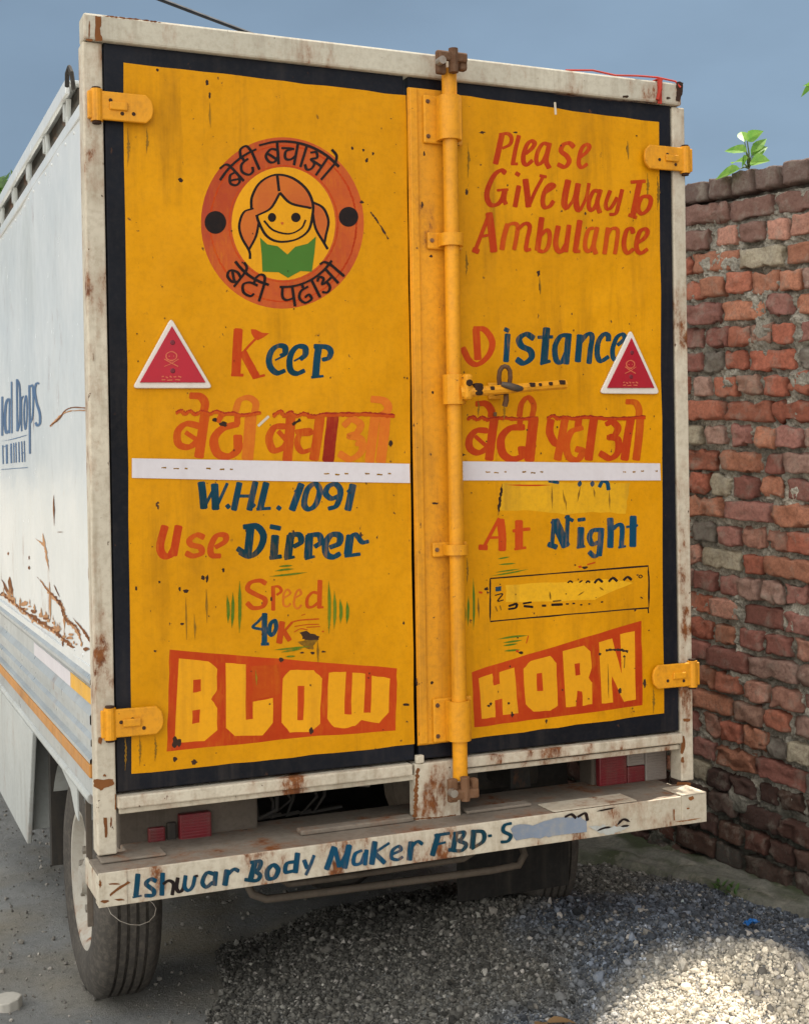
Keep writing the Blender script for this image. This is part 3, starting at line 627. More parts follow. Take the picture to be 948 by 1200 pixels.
# drop side below the panel: ribbed silver sheet, tapes, orange stripe
prof = [(1.058, 0), (1.045, .012), (1.035, .012), (1.02, .002), (.975, .002), (.955, .014), (.935, .014), (.925, .004), (.905, .004), (.895, .013), (.880, .013), (.870, .003), (.852, .003), (.846, .016), (.836, .016)]
for x, s_ in ((XL, -1), (XR, 1)):
    k = MB(); P = [(x+s_*d, z) for z, d in prof]; n = len(P)
    vs = [(a, y, z) for y in (0.06, YF) for a, z in P]; k.k = 1
    k.add(vs, [[i, i+1, n+i+1, n+i] if s_ > 0 else [n+i, n+i+1, i+1, i] for i in range(n-1)])
    ds = k.build('drop_side', M['silver'], TR)
    k = MB(); k.box(min(x, x+s_*0.018), max(x, x+s_*0.018), 0.06, YF, 0.799, 0.834, bev=0.004); k.build('orange_stripe', M['orange'], ds)
    k = MB(); k.box(min(x, x+s_*0.011), max(x, x+s_*0.011), 0.06, YF, 0.751, 0.797, bev=0.004); k.build('lower_sheet', M['silver'], ds)
    k = MB(); k.tube([(x+s_*0.004, 0.10, 0.738), (x+s_*0.004, YF, 0.738)], 0.014, 10); k.build('lower_rail', M['greywhite'], ds)
    if s_ < 0:
        k = MB(); k.box(x-0.0042, x-0.0026, 0.42, 1.15, 0.978, 1.018); k.build('reflective_tape', M['tape'], ds)
        k = MB(); k.box(x-0.0042, x-0.0026, 0.075, 0.415, 0.978, 1.018); k.build('reflective_tape', M['yellowtape'], ds)['label'] = 'yellow patterned reflector tape'

# corner posts, top beam, sill
def post(x0, x1):
    k = MB(); k.box(x0, x1, -0.004, 0.055, 0.62, 2.621, bev=0.004)
    return k.build('corner_post', M['beige'], TR)
pl = post(-0.052, -0.004); pr = post(1.664, 1.708)
k = Brush((80, 860, 7.9), ('Y', -0.004), lift=0.001)
k.poly('235,425 420,420 425,470 380,490 300,520 240,490', 0, 6, 4); k.poly('330,770 365,775 365,960 345,960', 0, 5, 4); k.blob(400, 820, 10, 60); k.blob(340, 385, 22, 14); k.blob(300, 60, 20, 40)
k.st(8, '440,560 442,700', 0, rag=.6)
stain(pl, k, M['rust'])
k = Brush((740, 860, 7.9), ('Y', -0.004), lift=0.001)
k.poly('450,20 490,25 490,150 470,185 450,170', 0, 7, 4); k.blob(470, 240, 18, 30); k.poly('420,440 545,455 545,540 410,530', 0, 6, 4); k.blob(500, -130, 40, 20)
stain(pr, k, M['rust'])
k = MB(); k.box(-0.050, 1.690, -0.016, 0.050, 2.623, 2.688, bev=0.006)
tb = k.build('top_beam', M['beige_clean'], TR)
k = Brush((80, 0, 7.9), ('Y', -0.016), lift=0.001)
k.poly('255,145 310,150 300,290 320,380 250,375', 0, 6, 5); k.st(9, '200,190 195,370', 0, rag=.7, taper=.2); k.st(10, '320,145 500,165 700,185 900,215', 0, rag=.9, taper=.1); k.blob(200, 370, 40, 14)
stain(tb, k, M['rust'])
k = Brush((720, 70, 7.9), ('Y', -0.016), lift=0.001)
k.poly('575,200 640,210 630,290 600,390 560,380 570,280', 0, 8, 4); k.blob(495, 355, 26, 14); k.blob(100, 340, 40, 14); k.st(9, '-600,310 -300,345 0,375 300,395 500,410', 0, rag=.9, taper=.1)
stain(tb, k, M['chip'])
k = MB(); k.box(1.592, 1.606, -0.0595, -0.0560, 2.600, 2.670, bev=0.001); k.box(1.588, 1.610, -0.0595, 0.05, 2.669, 2.673, bev=0.001)
k.tube([(1.30, -0.03, 2.675), (1.38, -0.045, 2.679), (1.46, -0.04, 2.674), (1.53, -0.05, 2.677), (1.60, -0.045, 2.681), (1.66, -0.05, 2.674), (1.672, -0.058, 2.655)], 0.0028, 6)
k.tube([(1.600, -0.061, 2.672), (1.597, -0.064, 2.64), (1.590, -0.061, 2.61)], 0.006, 6)
k.v = [(x+0.012, y+0.039, z+0.020) for x, y, z in k.v]
k.build('ribbon', M['ribbon'], TR)['label'] = 'red ribbon tied round the right end of the top beam'
k = MB(); k.box(-0.003, 0.79, -0.018, 0.045, 0.733, 0.764, bev=0.004); k.box(0.945, 1.662, -0.018, 0.045, 0.737, 0.766, bev=0.004)
k.box(0.002, 1.66, -0.004, 0.04, 0.717, 0.7315, bev=0.003)
sl = k.build('sill_beam', M['beige'], TR)
k = MB(); k.box(0.798, 0.934, -0.012, 0.03, 0.603, 0.762, bev=0.004); k.box(0.802, 0.825, -0.016, 0.0, 0.763, 0.785, bev=0.003)
sb = k.build('centre_bracket', M['beige'], TR)
k = Brush((430, 860, 7.9), ('Y', -0.012), lift=0.001)
k.st(26, '470,320 455,500 450,640 440,770', 0, rag=.6); k.st(12, '430,790 560,780 700,770 820,750', 0, rag=.8)
stain(sb, k, M['rust'])

# ---- doors
def door(x0, x1, quad, seed):
    k = Brush((0, 0, 1), DOOR, lift=0.0)
    k.k = 0
    bm = bmesh.new(); k2 = MB(); k2.box(x0, x1, 0.0, 0.038, 0.771, 2.628, 0, bev=0.003)
    k.v = k2.v; k.f = k2.f; k.m = k2.m; k.k = 1; k.lift = 0.0006
    random.seed(seed); P = quad; Q = []
    for a, b_ in zip(P, P[1:]+P[:1]):
        for i in range(14): t_ = i/14; Q.append((a[0]+(b_[0]-a[0])*t_+random.uniform(-.7, .7), a[1]+(b_[1]-a[1])*t_+random.uniform(-.7, .7)))
    k.poly(Q, 1)
    return k
dk = door(0.0, 0.803, [(145, 73), (476, 112), (485.5, 872.5), (155, 907)], 5)
SPOTS_L = [(212, 211, 3, 3), (243, 97, 2, 4), (246, 112, 1.5, 4), (185, 82, 2, 2), (413, 174, 2, 2.5), (430, 188, 2, 3), (426, 176, 1.5, 2), (437, 180, 1.5, 2.5), (424, 237, 3, 2), (238, 677, 3, 3), (243, 678, 2, 5), (218, 693, 4, 3), (211, 690, 2, 3), (262, 668, 2, 3), (214, 731, 2.5, 2), (330, 773, 3, 3), (473, 730, 1.5, 2), (182, 763, 2, 1.5), (205, 890, 3, 4), (228, 893, 4, 3.5), (476, 826, 5, 2), (209, 870, 4, 6), (365, 857, 3, 4), (187, 682, 1.5, 2), (318, 702, 1.5, 3), (160, 690, 1.5, 3), (458, 520, 2.5, 4), (262, 497, 5, 4), (252, 492, 3, 3)]
for x, y, rx, ry in SPOTS_L: dk.blob(x, y, rx, ry, 2)
dk.st(1.2, '434,248 444,262 455,280', 2, rag=.9); dk.st(3.0, '315,488 303,499', 4); dk.st(3.5, '343,497 352,492', 2, rag=.5)
for x, y, l in ((242, 690, 40), (218, 700, 50), (246, 120, 30), (228, 720, 30), (300, 785, 18), (372, 750, 26)): dk.st(2.0, f'{x},{y} {x+1},{y+l}', 3, taper=.5, rag=.5)
for x, y, l in ((150, 150, 45), (172, 150, 30), (164, 862, 36), (182, 862, 30), (147, 863, 40)): dk.st(2.4, f'{x},{y} {x+1},{y+l/2} {x},{y+l}', 3, taper=.5, rag=.7)
for i in range(60): dk.blob(random.uniform(160, 480), 80+800*random.random()**0.7, random.uniform(.4, 1.1), random.uniform(.4, 1.4), 2)
dL = dk.build('cargo_door', [M['navy'], M['yellow'], M['chip'], M['smear'], M['scratch']], TR)
dk = door(0.816, 1.660, [(489, 105), (772, 143.5), (778, 836), (489, 874)], 9)
SPOTS_R = [(565, 155, 4, 1.5), (604, 155, 3, 1.5), (631, 320, 2.5, 4), (632, 335, 1, 6), (540, 533, 7, 2), (714, 790, 2, 3), (712, 775, 2, 2.5), (726, 810, 2.5, 4), (640, 845, 1.5, 3), (610, 765, 3, 2), (570, 690, 3, 2.5), (735, 175, 1.5, 5), (740, 560, 3, 1.5), (755, 800, 2, 6), (600, 838, 2, 3), (575, 825, 2, 2), (685, 665, 4, 2)]
for x, y, rx, ry in SPOTS_R: dk.blob(x, y, rx, ry, 2)
for x, y, l in ((632, 325, 20), (712, 778, 40), (560, 700, 25), (735, 165, 22)): dk.st(2.0, f'{x},{y} {x+1},{y+l}', 3, taper=.5, rag=.5)
dk.st(2, '650,120 651,134', 4)
for x, y, l in ((770, 206, 40), (758, 203, 30), (765, 806, 30), (548, 168, 40), (546, 294, 30), (547, 654, 30), (590, 470, 24), (560, 468, 20)): dk.st(2.4, f'{x},{y} {x+1},{y+l/2} {x},{y+l}', 3, taper=.5, rag=.7)
for i in range(50): dk.blob(random.uniform(550, 770), 130+710*random.random()**0.7, random.uniform(.4, 1.1), random.uniform(.4, 1.4), 2)
dR = dk.build('cargo_door', [M['navy'], M['yellow'], M['chip'], M['smear'], M['scratch']], TR)
random.seed(11)
# overlapping closing strip on the right door
k = MB(); k.box(0.810, 0.956, -0.013, -0.0018, 0.812, 2.592, bev=0.003); k.box(0.812, 0.836, -0.019, -0.013, 0.815, 2.590, bev=0.003)
cst = k.build('closing_strip', M['yellow2'], dR)
k = Brush((0, 0, 1), ('Y', -0.013), lift=0.0007)
for x, y, rx, ry in ((497, 180, 1.5, 3), (495, 240, 1.5, 4), (505, 300, 2, 2), (494, 460, 1.5, 2), (510, 590, 5, 1.5), (490, 690, 1.5, 3), (488, 800, 1.5, 6), (495, 770, 2, 2), (493, 860, 2, 5), (507, 460, 1.5, 2), (506, 800, 2, 2)): k.blob(x, y, rx, ry)
stain(cst, k, M['chip'])
# locking rod, guides, cams
k = MB(); k.tube([(0.917, -0.047, 0.715), (0.917, -0.047, 2.640)], 0.0205, 20)
rod = k.build('locking_rod', M['yellow2'], dR, angle=40)
def guide(zc, h, w, big):
    k = MB(); x0, x1 = 0.909-w/2, 0.909+w/2
    k.box(x0, x1, -0.024, -0.0135, zc-h/2, zc+h/2, 0, bev=0.004)
    n = 14; pts = []
    r1, r2 = 0.0215, 0.029
    out = [(0.917+r2*math.cos(a)*1.1, -0.047-r2*math.sin(a)) for a in [math.pi*i/n for i in range(n+1)]]
    inn = [(0.917+r1*math.cos(a), -0.047-r1*math.sin(a)) for a in [math.pi*i/n for i in range(n+1)]][::-1]
    out = [(0.917+0.031, -0.025)]+out+[(0.917-0.031, -0.025)]; inn = [(0.917-r1, -0.025)]+inn+[(0.917+r1, -0.025)]
    k.prism(out+inn, zc-h/2+0.006, zc+h/2-0.006, 'Z', 0)
    zs = (zc-h/2+0.018, zc+h/2-0.018) if big else (zc,)
    for z in zs:
        for x in (x0+0.012, x1-0.012): k.lathe([(-0.0275, 0.0), (-0.0275, 0.005), (-0.0235, 0.0065)], (x, 0, z), 'Y', 10, 1)
    return k.build('rod_guide', [M['yellow2'], M['rustmetal']], dR)
guide(2.508, 0.130, 0.116, True); guide(0.876, 0.120, 0.116, True); guide(2.180, 0.046, 0.104, False); guide(1.341, 0.040, 0.104, False)
def keeper(zc, s_):
    k = MB(); k.box(0.870, 0.898, -0.075, -0.056, zc-0.034, zc+0.030, 0, bev=0.006); k.box(0.936, 0.958, -0.080, -0.056, zc-0.020, zc+0.026, 0, bev=0.006)
    k.box(0.872, 0.955, -0.088, -0.073, zc+0.012*s_-0.013, zc+0.012*s_+0.013, 0, bev=0.005); k.tube([(0.915, -0.080, zc-0.03), (0.915, -0.080, zc+0.034)], 0.013, 10)
    k.tube([(0.876, -0.096, zc-0.004), (0.876, -0.072, zc-0.004)], 0.011, 10, 1)
    return k
keeper(2.652, 1).build('rod_keeper', [M['rustmetal'], M['steel']], TR)
k = keeper(0.695, -1); k.box(0.915, 0.952, -0.075, -0.013, 0.68, 0.70, 0, bev=.003); k.build('rod_keeper', [M['rustmetal'], M['steel']], TR)
# handle with its catch
k = MB(); k.tube([(0.917, -0.047, 1.735), (0.917, -0.047, 1.815)], 0.031, 18, 0)
k.tube([(0.925, -0.075, 1.765), (0.960, -0.090, 1.768), (1.06, -0.092, 1.775), (1.15, -0.090, 1.783), (1.238, -0.088, 1.790)], [0.020, 0.014, 0.0125, 0.013, 0.014], 10, 0)
k.box(0.952, 0.980, -0.104, -0.078, 1.757, 1.790, 1, bev=0.007); k.box(0.925, 0.950, -0.100, -0.072, 1.745, 1.815, 0, bev=0.008); k.lathe([(-0.105, 0.0), (-0.105, 0.008), (-0.099, 0.010)], (0.938, 0, 1.79), 'Y', 10, 1)
for x, w_ in ((1.005, .012), (1.128, .016), (1.152, .009), (1.185, .011), (1.222, .017)): k.box(x-w_/2, x+w_/2, -0.1055, -0.088, 1.7705+(x-1)*.08, 1.776+(x-1)*.08+w_*.4, 1, bev=0.002)
k.build('lock_handle', [M['yellow2'], M['chip']], dR)
k = MB()
k.tube([(1.048, -0.062, 1.785), (1.044, -0.066, 1.808), (1.046, -0.068, 1.826), (1.053, -0.068, 1.836), (1.062, -0.068, 1.839), (1.071, -0.068, 1.836), (1.077, -0.068, 1.826), (1.079, -0.066, 1.808), (1.077, -0.062, 1.785)], 0.0065, 10, 0)
k.box(1.040, 1.084, -0.080, -0.058, 1.776, 1.790, 0, bev=0.004)
k.tube([(1.034, -0.100, 1.788), (1.055, -0.108, 1.782), (1.078, -0.108, 1.776), (1.096, -0.100, 1.776)], [0.007, 0.010, 0.010, 0.006], 10, 1)
k.tube([(1.060, -0.013, 1.770), (1.060, -0.075, 1.768), (1.058, -0.080, 1.745), (1.056, -0.074, 1.730)], 0.008, 8, 0); k.tube([(1.058, -0.012, 1.705), (1.058, -0.012, 1.716)], 0.005, 8, 0); k.box(1.040, 1.080, -0.010, -0.0015, 1.752, 1.798, 2, bev=0.003)
k.build('handle_catch', [M['rustmetal'], M['latch'], M['yellow2']], dR, angle=50)
# hinges
def hinge(x0, x1, xk, zc, left, par):
    h = 0.035; k = MB(); e_ = x1 if left else x0; s_ = 1 if left else -1
    P = [(xk, zc-h), (e_-s_*0.018, zc-h), (e_-s_*0.004, zc-h+0.014), (e_, zc-h+0.030), (e_, zc+h-0.030), (e_-s_*0.004, zc+h-0.014), (e_-s_*0.018, zc+h), (xk, zc+h)]
    k.prism(P, -0.022, -0.012, 'Y', 0, 0.003)
    a, b_ = sorted((xk+s_*0.030, xk+s_*0.075)); k.box(a, b_, -0.028, -0.022, zc-0.010, zc+0.010, 0, bev=0.003)
    k.tube([(xk, -0.014, zc-h-0.004), (xk, -0.014, zc+h+0.004)], 0.015, 14, 0)
    xo = xk-s_*0.022; a, b_ = sorted((xk, xo)); k.box(a, b_, -0.022, -0.006, zc-h+0.001, zc+h-0.001, 0, bev=0.003)
    k.tube([(xk, -0.014, zc-h-0.010), (xk, -0.014, zc-h-0.003)], 0.011, 10, 1); k.tube([(xk, -0.014, zc+h+0.003), (xk, -0.014, zc+h+0.009)], 0.011, 10, 1)
    for i in (0, 1, 2): k.blob_ = None; k.lathe([(-0.0235, 0), (-0.0235, 0.0045), (-0.022, 0.005)], (e_-s_*(0.05+0.028*i), 0, zc+random.uniform(-0.018, 0.018)), 'Y', 8, 1)
    return k.build('hinge', [M['yellow2'], M['chip']], par)
hinge(-0.04, 0.117, -0.022, 2.464, True, dL); hinge(-0.04, 0.114, -0.018, 0.946, True, dL)
hinge(1.555, 1.728, 1.700, 2.463, False, dR); hinge(1.558, 1.732, 1.700, 0.940, False, dR)
# reflective tape across both doors
def tape(px4, par, marks):
    k = Brush((0, 0, 1), DOOR, lift=0.0030); k.poly(px4, 0)
    for x, y, w in marks: k.st(1.6, f'{x},{y} {x+w},{y+w*.02}', 1, rag=.5)
    k.build('reflective_tape', [M['tape'], M['smear']], par)
tape([(155, 537), (318, 540), (480, 543.5), (480.5, 566), (318, 563.5), (155, 560)], dL, ((190, 548, 5), (204, 549, 6), (217, 549, 3), (242, 549, 5), (258, 550, 5), (270, 550, 3), (380, 555, 6), (393, 556, 5), (404, 555, 4), (428, 555, 5), (442, 556, 6), (455, 555, 3)))
tape([(537, 540.5), (773, 543), (774, 563), (537, 563)], dR, ((569, 553, 5), (579, 554, 5), (591, 553, 2), (612, 553, 4), (622, 554, 5), (633, 553, 3), (730, 553, 3), (741, 553, 3), (751, 552, 3), (768, 552, 2)))

# ---- hand lettering, left door
def lettering(name_label, br, mats, par):
    o = br.build('lettering', mats, par); o['label'] = name_label; return o
k = Brush((260, 375, 6.771), DOOR)
k.st(58, '132,75 122,240 114,430', 0, smooth=False); k.st(24, '78,435 170,438', 0); k.st(18, '178,248 225,195 275,145', 0); k.poly('232,72 270,75 318,100 378,105 330,140 285,162 255,140 235,105', 0)
k.st(50, '168,255 225,360 275,452', 0, smooth=False); k.st(22, '248,462 340,438', 0)
k.st(40, '470,285 502,262 500,215 450,205 400,240 375,310 390,380 440,420 500,402', 1); k.st(40, '625,310 662,275 660,220 605,210 558,255 538,325 548,400 595,425 655,402', 1)
k.st(16, '500,282 425,318;660,278 575,325', 1); k.st(46, '768,215 755,320 745,445', 1); k.st(22, '712,455 805,445', 1); k.st(38, '735,208 830,215 865,250 848,300 800,315', 1)
lettering('red and teal hand painted word Keep', k, [M['red'], M['teal']], dL)
k = Brush((195, 450, 3.386), DOOR); k.fat = 1.42
k.st(28, '155,112 142,205 130,290', 0); k.st(22, '135,168 80,158 46,190 50,238 90,250 128,222 142,190', 0); k.st(14, '78,192 122,222', 0)
k.st(24, '95,46 135,50 154,75 150,108', 0); k.st(26, '285,158 222,178 190,220 202,272 242,288 282,262 284,205', 0); k.st(18, '222,120 205,150', 0); k.st(18, '283,118 282,160', 0)
k.st(34, '336,120 330,210 322,298', 1); k.st(20, '276,106 290,66 325,54 355,75 350,115', 1)
k.st(28, '495,125 488,215 480,304', 0); k.st(22, '475,168 430,172 408,216 425,262 465,252 488,220', 0); k.st(14, '445,188 478,225', 0)
k.st(28, '610,128 600,210 586,300', 0); k.st(18, '514,190 562,184 570,196 530,202 520,240 540,268 582,258', 0)
k.st(34, '662,125 652,210 642,305', 2); k.st(22, '704,166 735,140 770,160 757,193 728,206 770,218 776,264 732,298 686,276', 1); k.st(16, '752,236 802,246', 1); k.st(28, '830,120 818,210 806,308', 1)
k.st(30, '870,112 862,210 850,308', 1); k.st(24, '814,60 860,66 880,90 870,120', 1)
for o_ in (0, 5): k.st(10, f'40,{112+o_} 60,{105+o_} 75,{116+o_} 95,{106+o_} 115,{118+o_} 140,{108+o_} 170,{116+o_} 200,{108+o_} 230,{118+o_} 262,{114+o_} 300,{122+o_} 375,{113+o_}', 2 if o_ == 0 else 0, rag=.4)
for o_ in (0, 6): k.st(11, f'425,{124+o_} 452,{106+o_} 470,{122+o_} 492,{112+o_} 515,{124+o_} 545,{116+o_} 580,{126+o_} 620,{120+o_} 700,{118+o_} 800,{117+o_} 905,{124+o_}', 2 if o_ == 0 else 0, rag=.4)
lettering('orange red Devanagari slogan with a dark wavy top line', k, [M['orangered'], M['faded'], M['darkred']], dL)
k = Brush((180, 555, 3.646), DOOR)
k.st(26, '205,38 212,95 216,148', 0, smooth=False); k.st(12, '216,148 262,58', 0); k.st(26, '262,46 266,152', 0); k.st(12, '266,152 316,42', 0); k.st(16, '314,134 324,146;420,130 432,140;530,142 542,152', 0)
k.st(22, '368,40 344,155;436,36 410,155', 0); k.st(14, '354,96 425,96', 0); k.st(24, '482,40 456,150', 0); k.st(14, '442,152 500,148', 0)
k.st(26, '632,45 592,155', 0); k.st(10, '604,78 632,48', 0); k.st(21, '682,45 656,72 644,130 664,152 694,130 710,76 700,50 682,45', 0); k.st(21, '790,96 760,106 736,86 746,56 776,45 797,66 796,100 780,138 748,150', 0)
k.st(25, '852,48 830,155', 0); k.st(10, '828,78 852,52', 0)
lettering('teal hand painted W.H.L. 1091', k, [M['teal']], dL)
k = Brush((180, 555, 3.646), DOOR)
k.st(28, '50,225 30,305 40,346 70,350 96,310', 0); k.st(28, '108,225 86,348', 0); k.st(22, '216,272 186,262 156,282 162,304 200,315 205,340 170,352 140,340', 1); k.st(22, '266,315 306,290 306,264 270,266 246,310 250,348 286,352', 1)
k.st(28, '416,225 404,340', 2); k.st(24, '386,228 440,225 470,265 455,320 415,352 370,335', 2); k.st(20, '360,320 400,348', 2)
k.st(28, '520,266 514,355', 2); k.st(20, '500,226 542,234;498,360 546,354', 2); k.st(28, '586,265 574,360', 2); k.st(22, '580,262 622,262 630,292 600,312', 2); k.st(14, '562,364 602,356', 2)
k.st(28, '666,265 660,360', 2); k.st(22, '660,265 705,262 715,292 690,312', 2); k.st(14, '648,364 688,354', 2); k.st(24, '755,315 792,298 795,266 760,262 735,300 740,344 768,356 796,342', 2)
k.st(28, '840,265 830,345', 2); k.st(18, '833,278 862,260 890,292 918,290', 2); k.st(16, '818,352 882,344', 2)
lettering('red and teal hand painted words Use Dipper', k, [M['red'], M['orangered'], M['teal']], dL)
k = Brush((255, 655, 5.745), DOOR)
k.st(28, '326,165 285,146 222,160 205,205 260,240 320,272 305,320 240,330 200,296', 0); k.st(22, '375,185 376,345', 0); k.st(17, '366,190 410,186 430,216 400,242', 0)
k.st(13, '450,262 490,232 470,206 446,240 446,308 474,320 492,300', 1); k.st(13, '526,260 562,236 550,206 526,236 516,308 540,334 566,310', 1); k.st(26, '690,145 686,330', 0); k.st(19, '680,232 640,226 606,265 606,318 640,322 682,290', 0); k.st(16, '676,328 712,325', 0)
k.st(30, '318,368 316,570', 2); k.st(18, '318,375 276,420 240,458 290,472 352,482', 2); k.st(22, '296,574 345,572', 2); k.st(24, '380,415 356,442 350,495 370,512 394,470 392,428 380,415', 2)
k.st(34, '436,425 416,565', 0); k.st(16, '430,510 502,428', 0); k.st(26, '450,490 486,548', 0); k.st(9, '500,426 560,412 682,404', 0); k.st(6, '520,455 600,442 682,440;516,492 560,470 606,478;600,460 690,455;565,380 590,372', 0)
k.poly('555,498 600,488 640,505 685,520 680,540 640,556 600,548 575,535', 3, 5, 3); k.poly('540,560 600,548 680,545 640,580 650,610 600,600', 4, 5, 3); k.blob(570, 632, 16, 8, 3); k.blob(640, 632, 16, 10, 3); k.blob(712, 624, 18, 9, 3); k.blob(710, 488, 9, 7, 0)
k.st(17, '150,148 152,320 148,498;105,225 104,350 98,465;66,245 74,340 72,432;748,150 754,320 750,502;787,215 790,350 785,470;825,270 832,350 827,435;872,285 876,360 870,435', 5, taper=.3)
k.st(13, '385,82 450,72 515,66;352,118 480,105 605,90;415,50 505,44;380,613 500,602 625,588;430,628 570,604;460,658 525,654', 5, taper=.3)
lettering('orange Speed 40 sign between green strokes with a dark smudge', k, [M['orangered'], M['faded'], M['teal'], M['chip'], M['smear'], M['green']], dL)
k = Brush((190, 755, 3.269), DOOR); k.fat = 1.0
k.poly('30,20 320,44 600,68 900,92 897,210 893,330 600,352 300,382 20,412 24,200', 0, 2, 4)
for p in ('65,55 180,65 212,95 210,175 190,210 212,245 212,330 165,370 50,378', '245,72 322,78 322,290 348,285 348,220 425,205 425,300 385,350 280,352 245,320', '490,98 580,98 612,130 605,305 570,335 490,338 458,300 462,130', '638,108 705,105 698,268 725,268 728,110 778,112 772,262 798,262 803,120 872,130 868,260 830,302 765,290 740,312 700,322 660,318 632,285'): k.poly(p, 1, 1.5, 3)
for p in ('120,136 150,133 150,180 118,186', '118,254 146,250 144,300 116,306', '520,160 546,160 541,290 518,291'): k.poly(p, 0, 1, 2)
k.poly('340,85 450,80 455,190 350,215', 2, 3, 3); k.poly('215,170 240,200 215,235 195,210', 2, 2, 2); k.blob(50, 378, 12, 24, 3); k.blob(455, 60, 7, 10, 3); k.blob(572, 328, 8, 12, 3)
lettering('word BLOW in yellow block letters on a tapering red panel', k, [M['red'], M['yellow_letter'], M['orangered'], M['chip']], dL)

# emblem: ring, girl with plaits, open book, slogan round the ring
k = Brush((220, 140, 4.1217), DOOR)
k.fat = 1.15; k.ellipse(458, 500, 393, 414, 0, 64); k.ellipse(463, 503, 250, 273, 1, 56)
for r_, w_ in ((262, 5), (352, 7)): k.st(w_, ' '.join(f'{463+r_*math.cos(a):.1f},{503+r_*1.07*math.sin(a):.1f}' for a in np.linspace(0, 2*math.pi, 33)), 5, rag=.6)
k.poly('433,268 370,288 325,340 308,430 340,462 398,428 444,365 438,320', 2); k.poly('438,268 520,282 580,335 604,428 535,416 480,385 446,350', 2)
k.poly('318,432 275,448 250,510 262,570 295,625 330,565 345,495 335,460', 2); k.poly('606,400 655,428 680,490 668,560 655,592 615,525 600,450', 2)
k.st(12, '308,430 312,372 350,305 420,268 500,280 570,332 604,402 602,470 582,538 522,580 440,590 382,562 346,500 334,462', 3); k.st(12, '433,268 442,345', 3); k.st(12, '446,355 402,428 340,462', 3); k.st(12, '446,355 500,405 596,428', 3)
k.st(11, '318,430 272,448 250,510 262,570 298,635 302,672', 3); k.st(11, '296,630 330,565 345,495', 3); k.st(11, '606,400 655,428 680,490 668,560 660,600', 3); k.st(11, '604,450 618,525 655,590 676,625', 3)
k.ellipse(408, 473, 20, 22, 3, 20); k.ellipse(523, 473, 23, 23, 3, 20); k.st(9, '370,490 415,535 490,552 548,526 570,486', 3); k.blob(458, 502, 8, 9, 2)
k.poly('350,570 385,603 435,612 482,652 520,615 580,600 620,565 612,650 600,735 545,732 485,765 440,738 362,735 358,650', 4)
k.ellipse(135, 497, 52, 55, 3, 28); k.ellipse(777, 470, 47, 48, 3, 28)
GL = {  # Devanagari letters as brush strokes in a unit box: headline at y = 1, foot at y = 0
 'ba': (0.92, ['.74,1 .74,0', '.74,.62 .42,.70 .12,.46 .22,.16 .52,.12 .74,.34', '.24,.52 .60,.24']),
 'e': (0.0, ['-.16,1 -.28,1.26 -.58,1.36']),
 'ta': (0.80, ['.52,1 .52,.80', '.74,.76 .32,.70 .10,.40 .30,.06 .62,.06 .74,.26']),
 'ii': (0.50, ['.26,1 .26,0', '.26,1 .14,1.36 -.16,1.36 -.34,1.02']),
 'ca': (0.92, ['.74,1 .74,0', '.02,.70 .60,.70', '.56,.70 .22,.55 .22,.24 .50,.22 .74,.42']),
 'aa': (0.42, ['.22,1 .22,0']),
 'a': (1.02, ['.06,.76 .28,.88 .42,.68 .20,.50 .44,.40 .42,.12 .20,.0 .0,.16', '.34,.46 .84,.46', '.84,1 .84,0']),
 'o': (0.42, ['.22,1 .22,0', '.22,1 .06,1.28 -.22,1.36']),
 'pa': (0.86, ['.10,1 .10,.52 .30,.34 .68,.40', '.68,1 .68,0']),
 'dha': (0.82, ['.42,1 .42,.80', '.70,.76 .26,.66 .10,.34 .30,.04 .64,.10 .60,.36 .38,.30'])}
def word(k, letters, fn, w, mi):
    x = 0.0; spans = []
    for l in letters:
        adv, ss = GL[l]
        for s_ in ss:
            P = [tuple(float(q) for q in a.split(',')) for a in s_.split()]
            if len(P) == 2: P = [P[0], ((P[0][0]+P[1][0])/2, (P[0][1]+P[1][1])/2), P[1]]
            k.st(w, ' '.join('%.1f,%.1f' % fn(x+a, b_) for a, b_ in P), mi)
        x += adv
    k.st(w*1.05, ' '.join('%.1f,%.1f' % fn(u, 1.0) for u in np.linspace(-0.05, x, 7)), mi)
def arc(a0, a1, n, rb, rt, flip):
    def fn(u, v_):
        a = math.radians(a0+(a1-a0)*u/n); r = rb+(rt-rb)*v_
        return (461+r*math.cos(a), 502+r*1.06*math.sin(a))
    return fn
def total(ls): return sum(GL[l][0] for l in ls)
for ls, a0, a1, rb, rt in ((['ba', 'e', 'ta', 'ii'], 214, 249, 272, 362), (['ba', 'ca', 'aa', 'a', 'o'], 253, 316, 272, 374), (['ba', 'e', 'ta', 'ii'], 142, 104, 372, 288), (['pa', 'dha', 'aa', 'a', 'o'], 92, 36, 380, 290)):
    word(k, ls, arc(a0, a1, total(ls), rb, rt, False), 12, 3)
em = k.build('emblem', [M['ring'], M['yellow_letter'], M['hair'], M['black'], M['bookgreen'], M['red']], dL); em['label'] = 'round painted emblem of a girl with plaits above a green book'

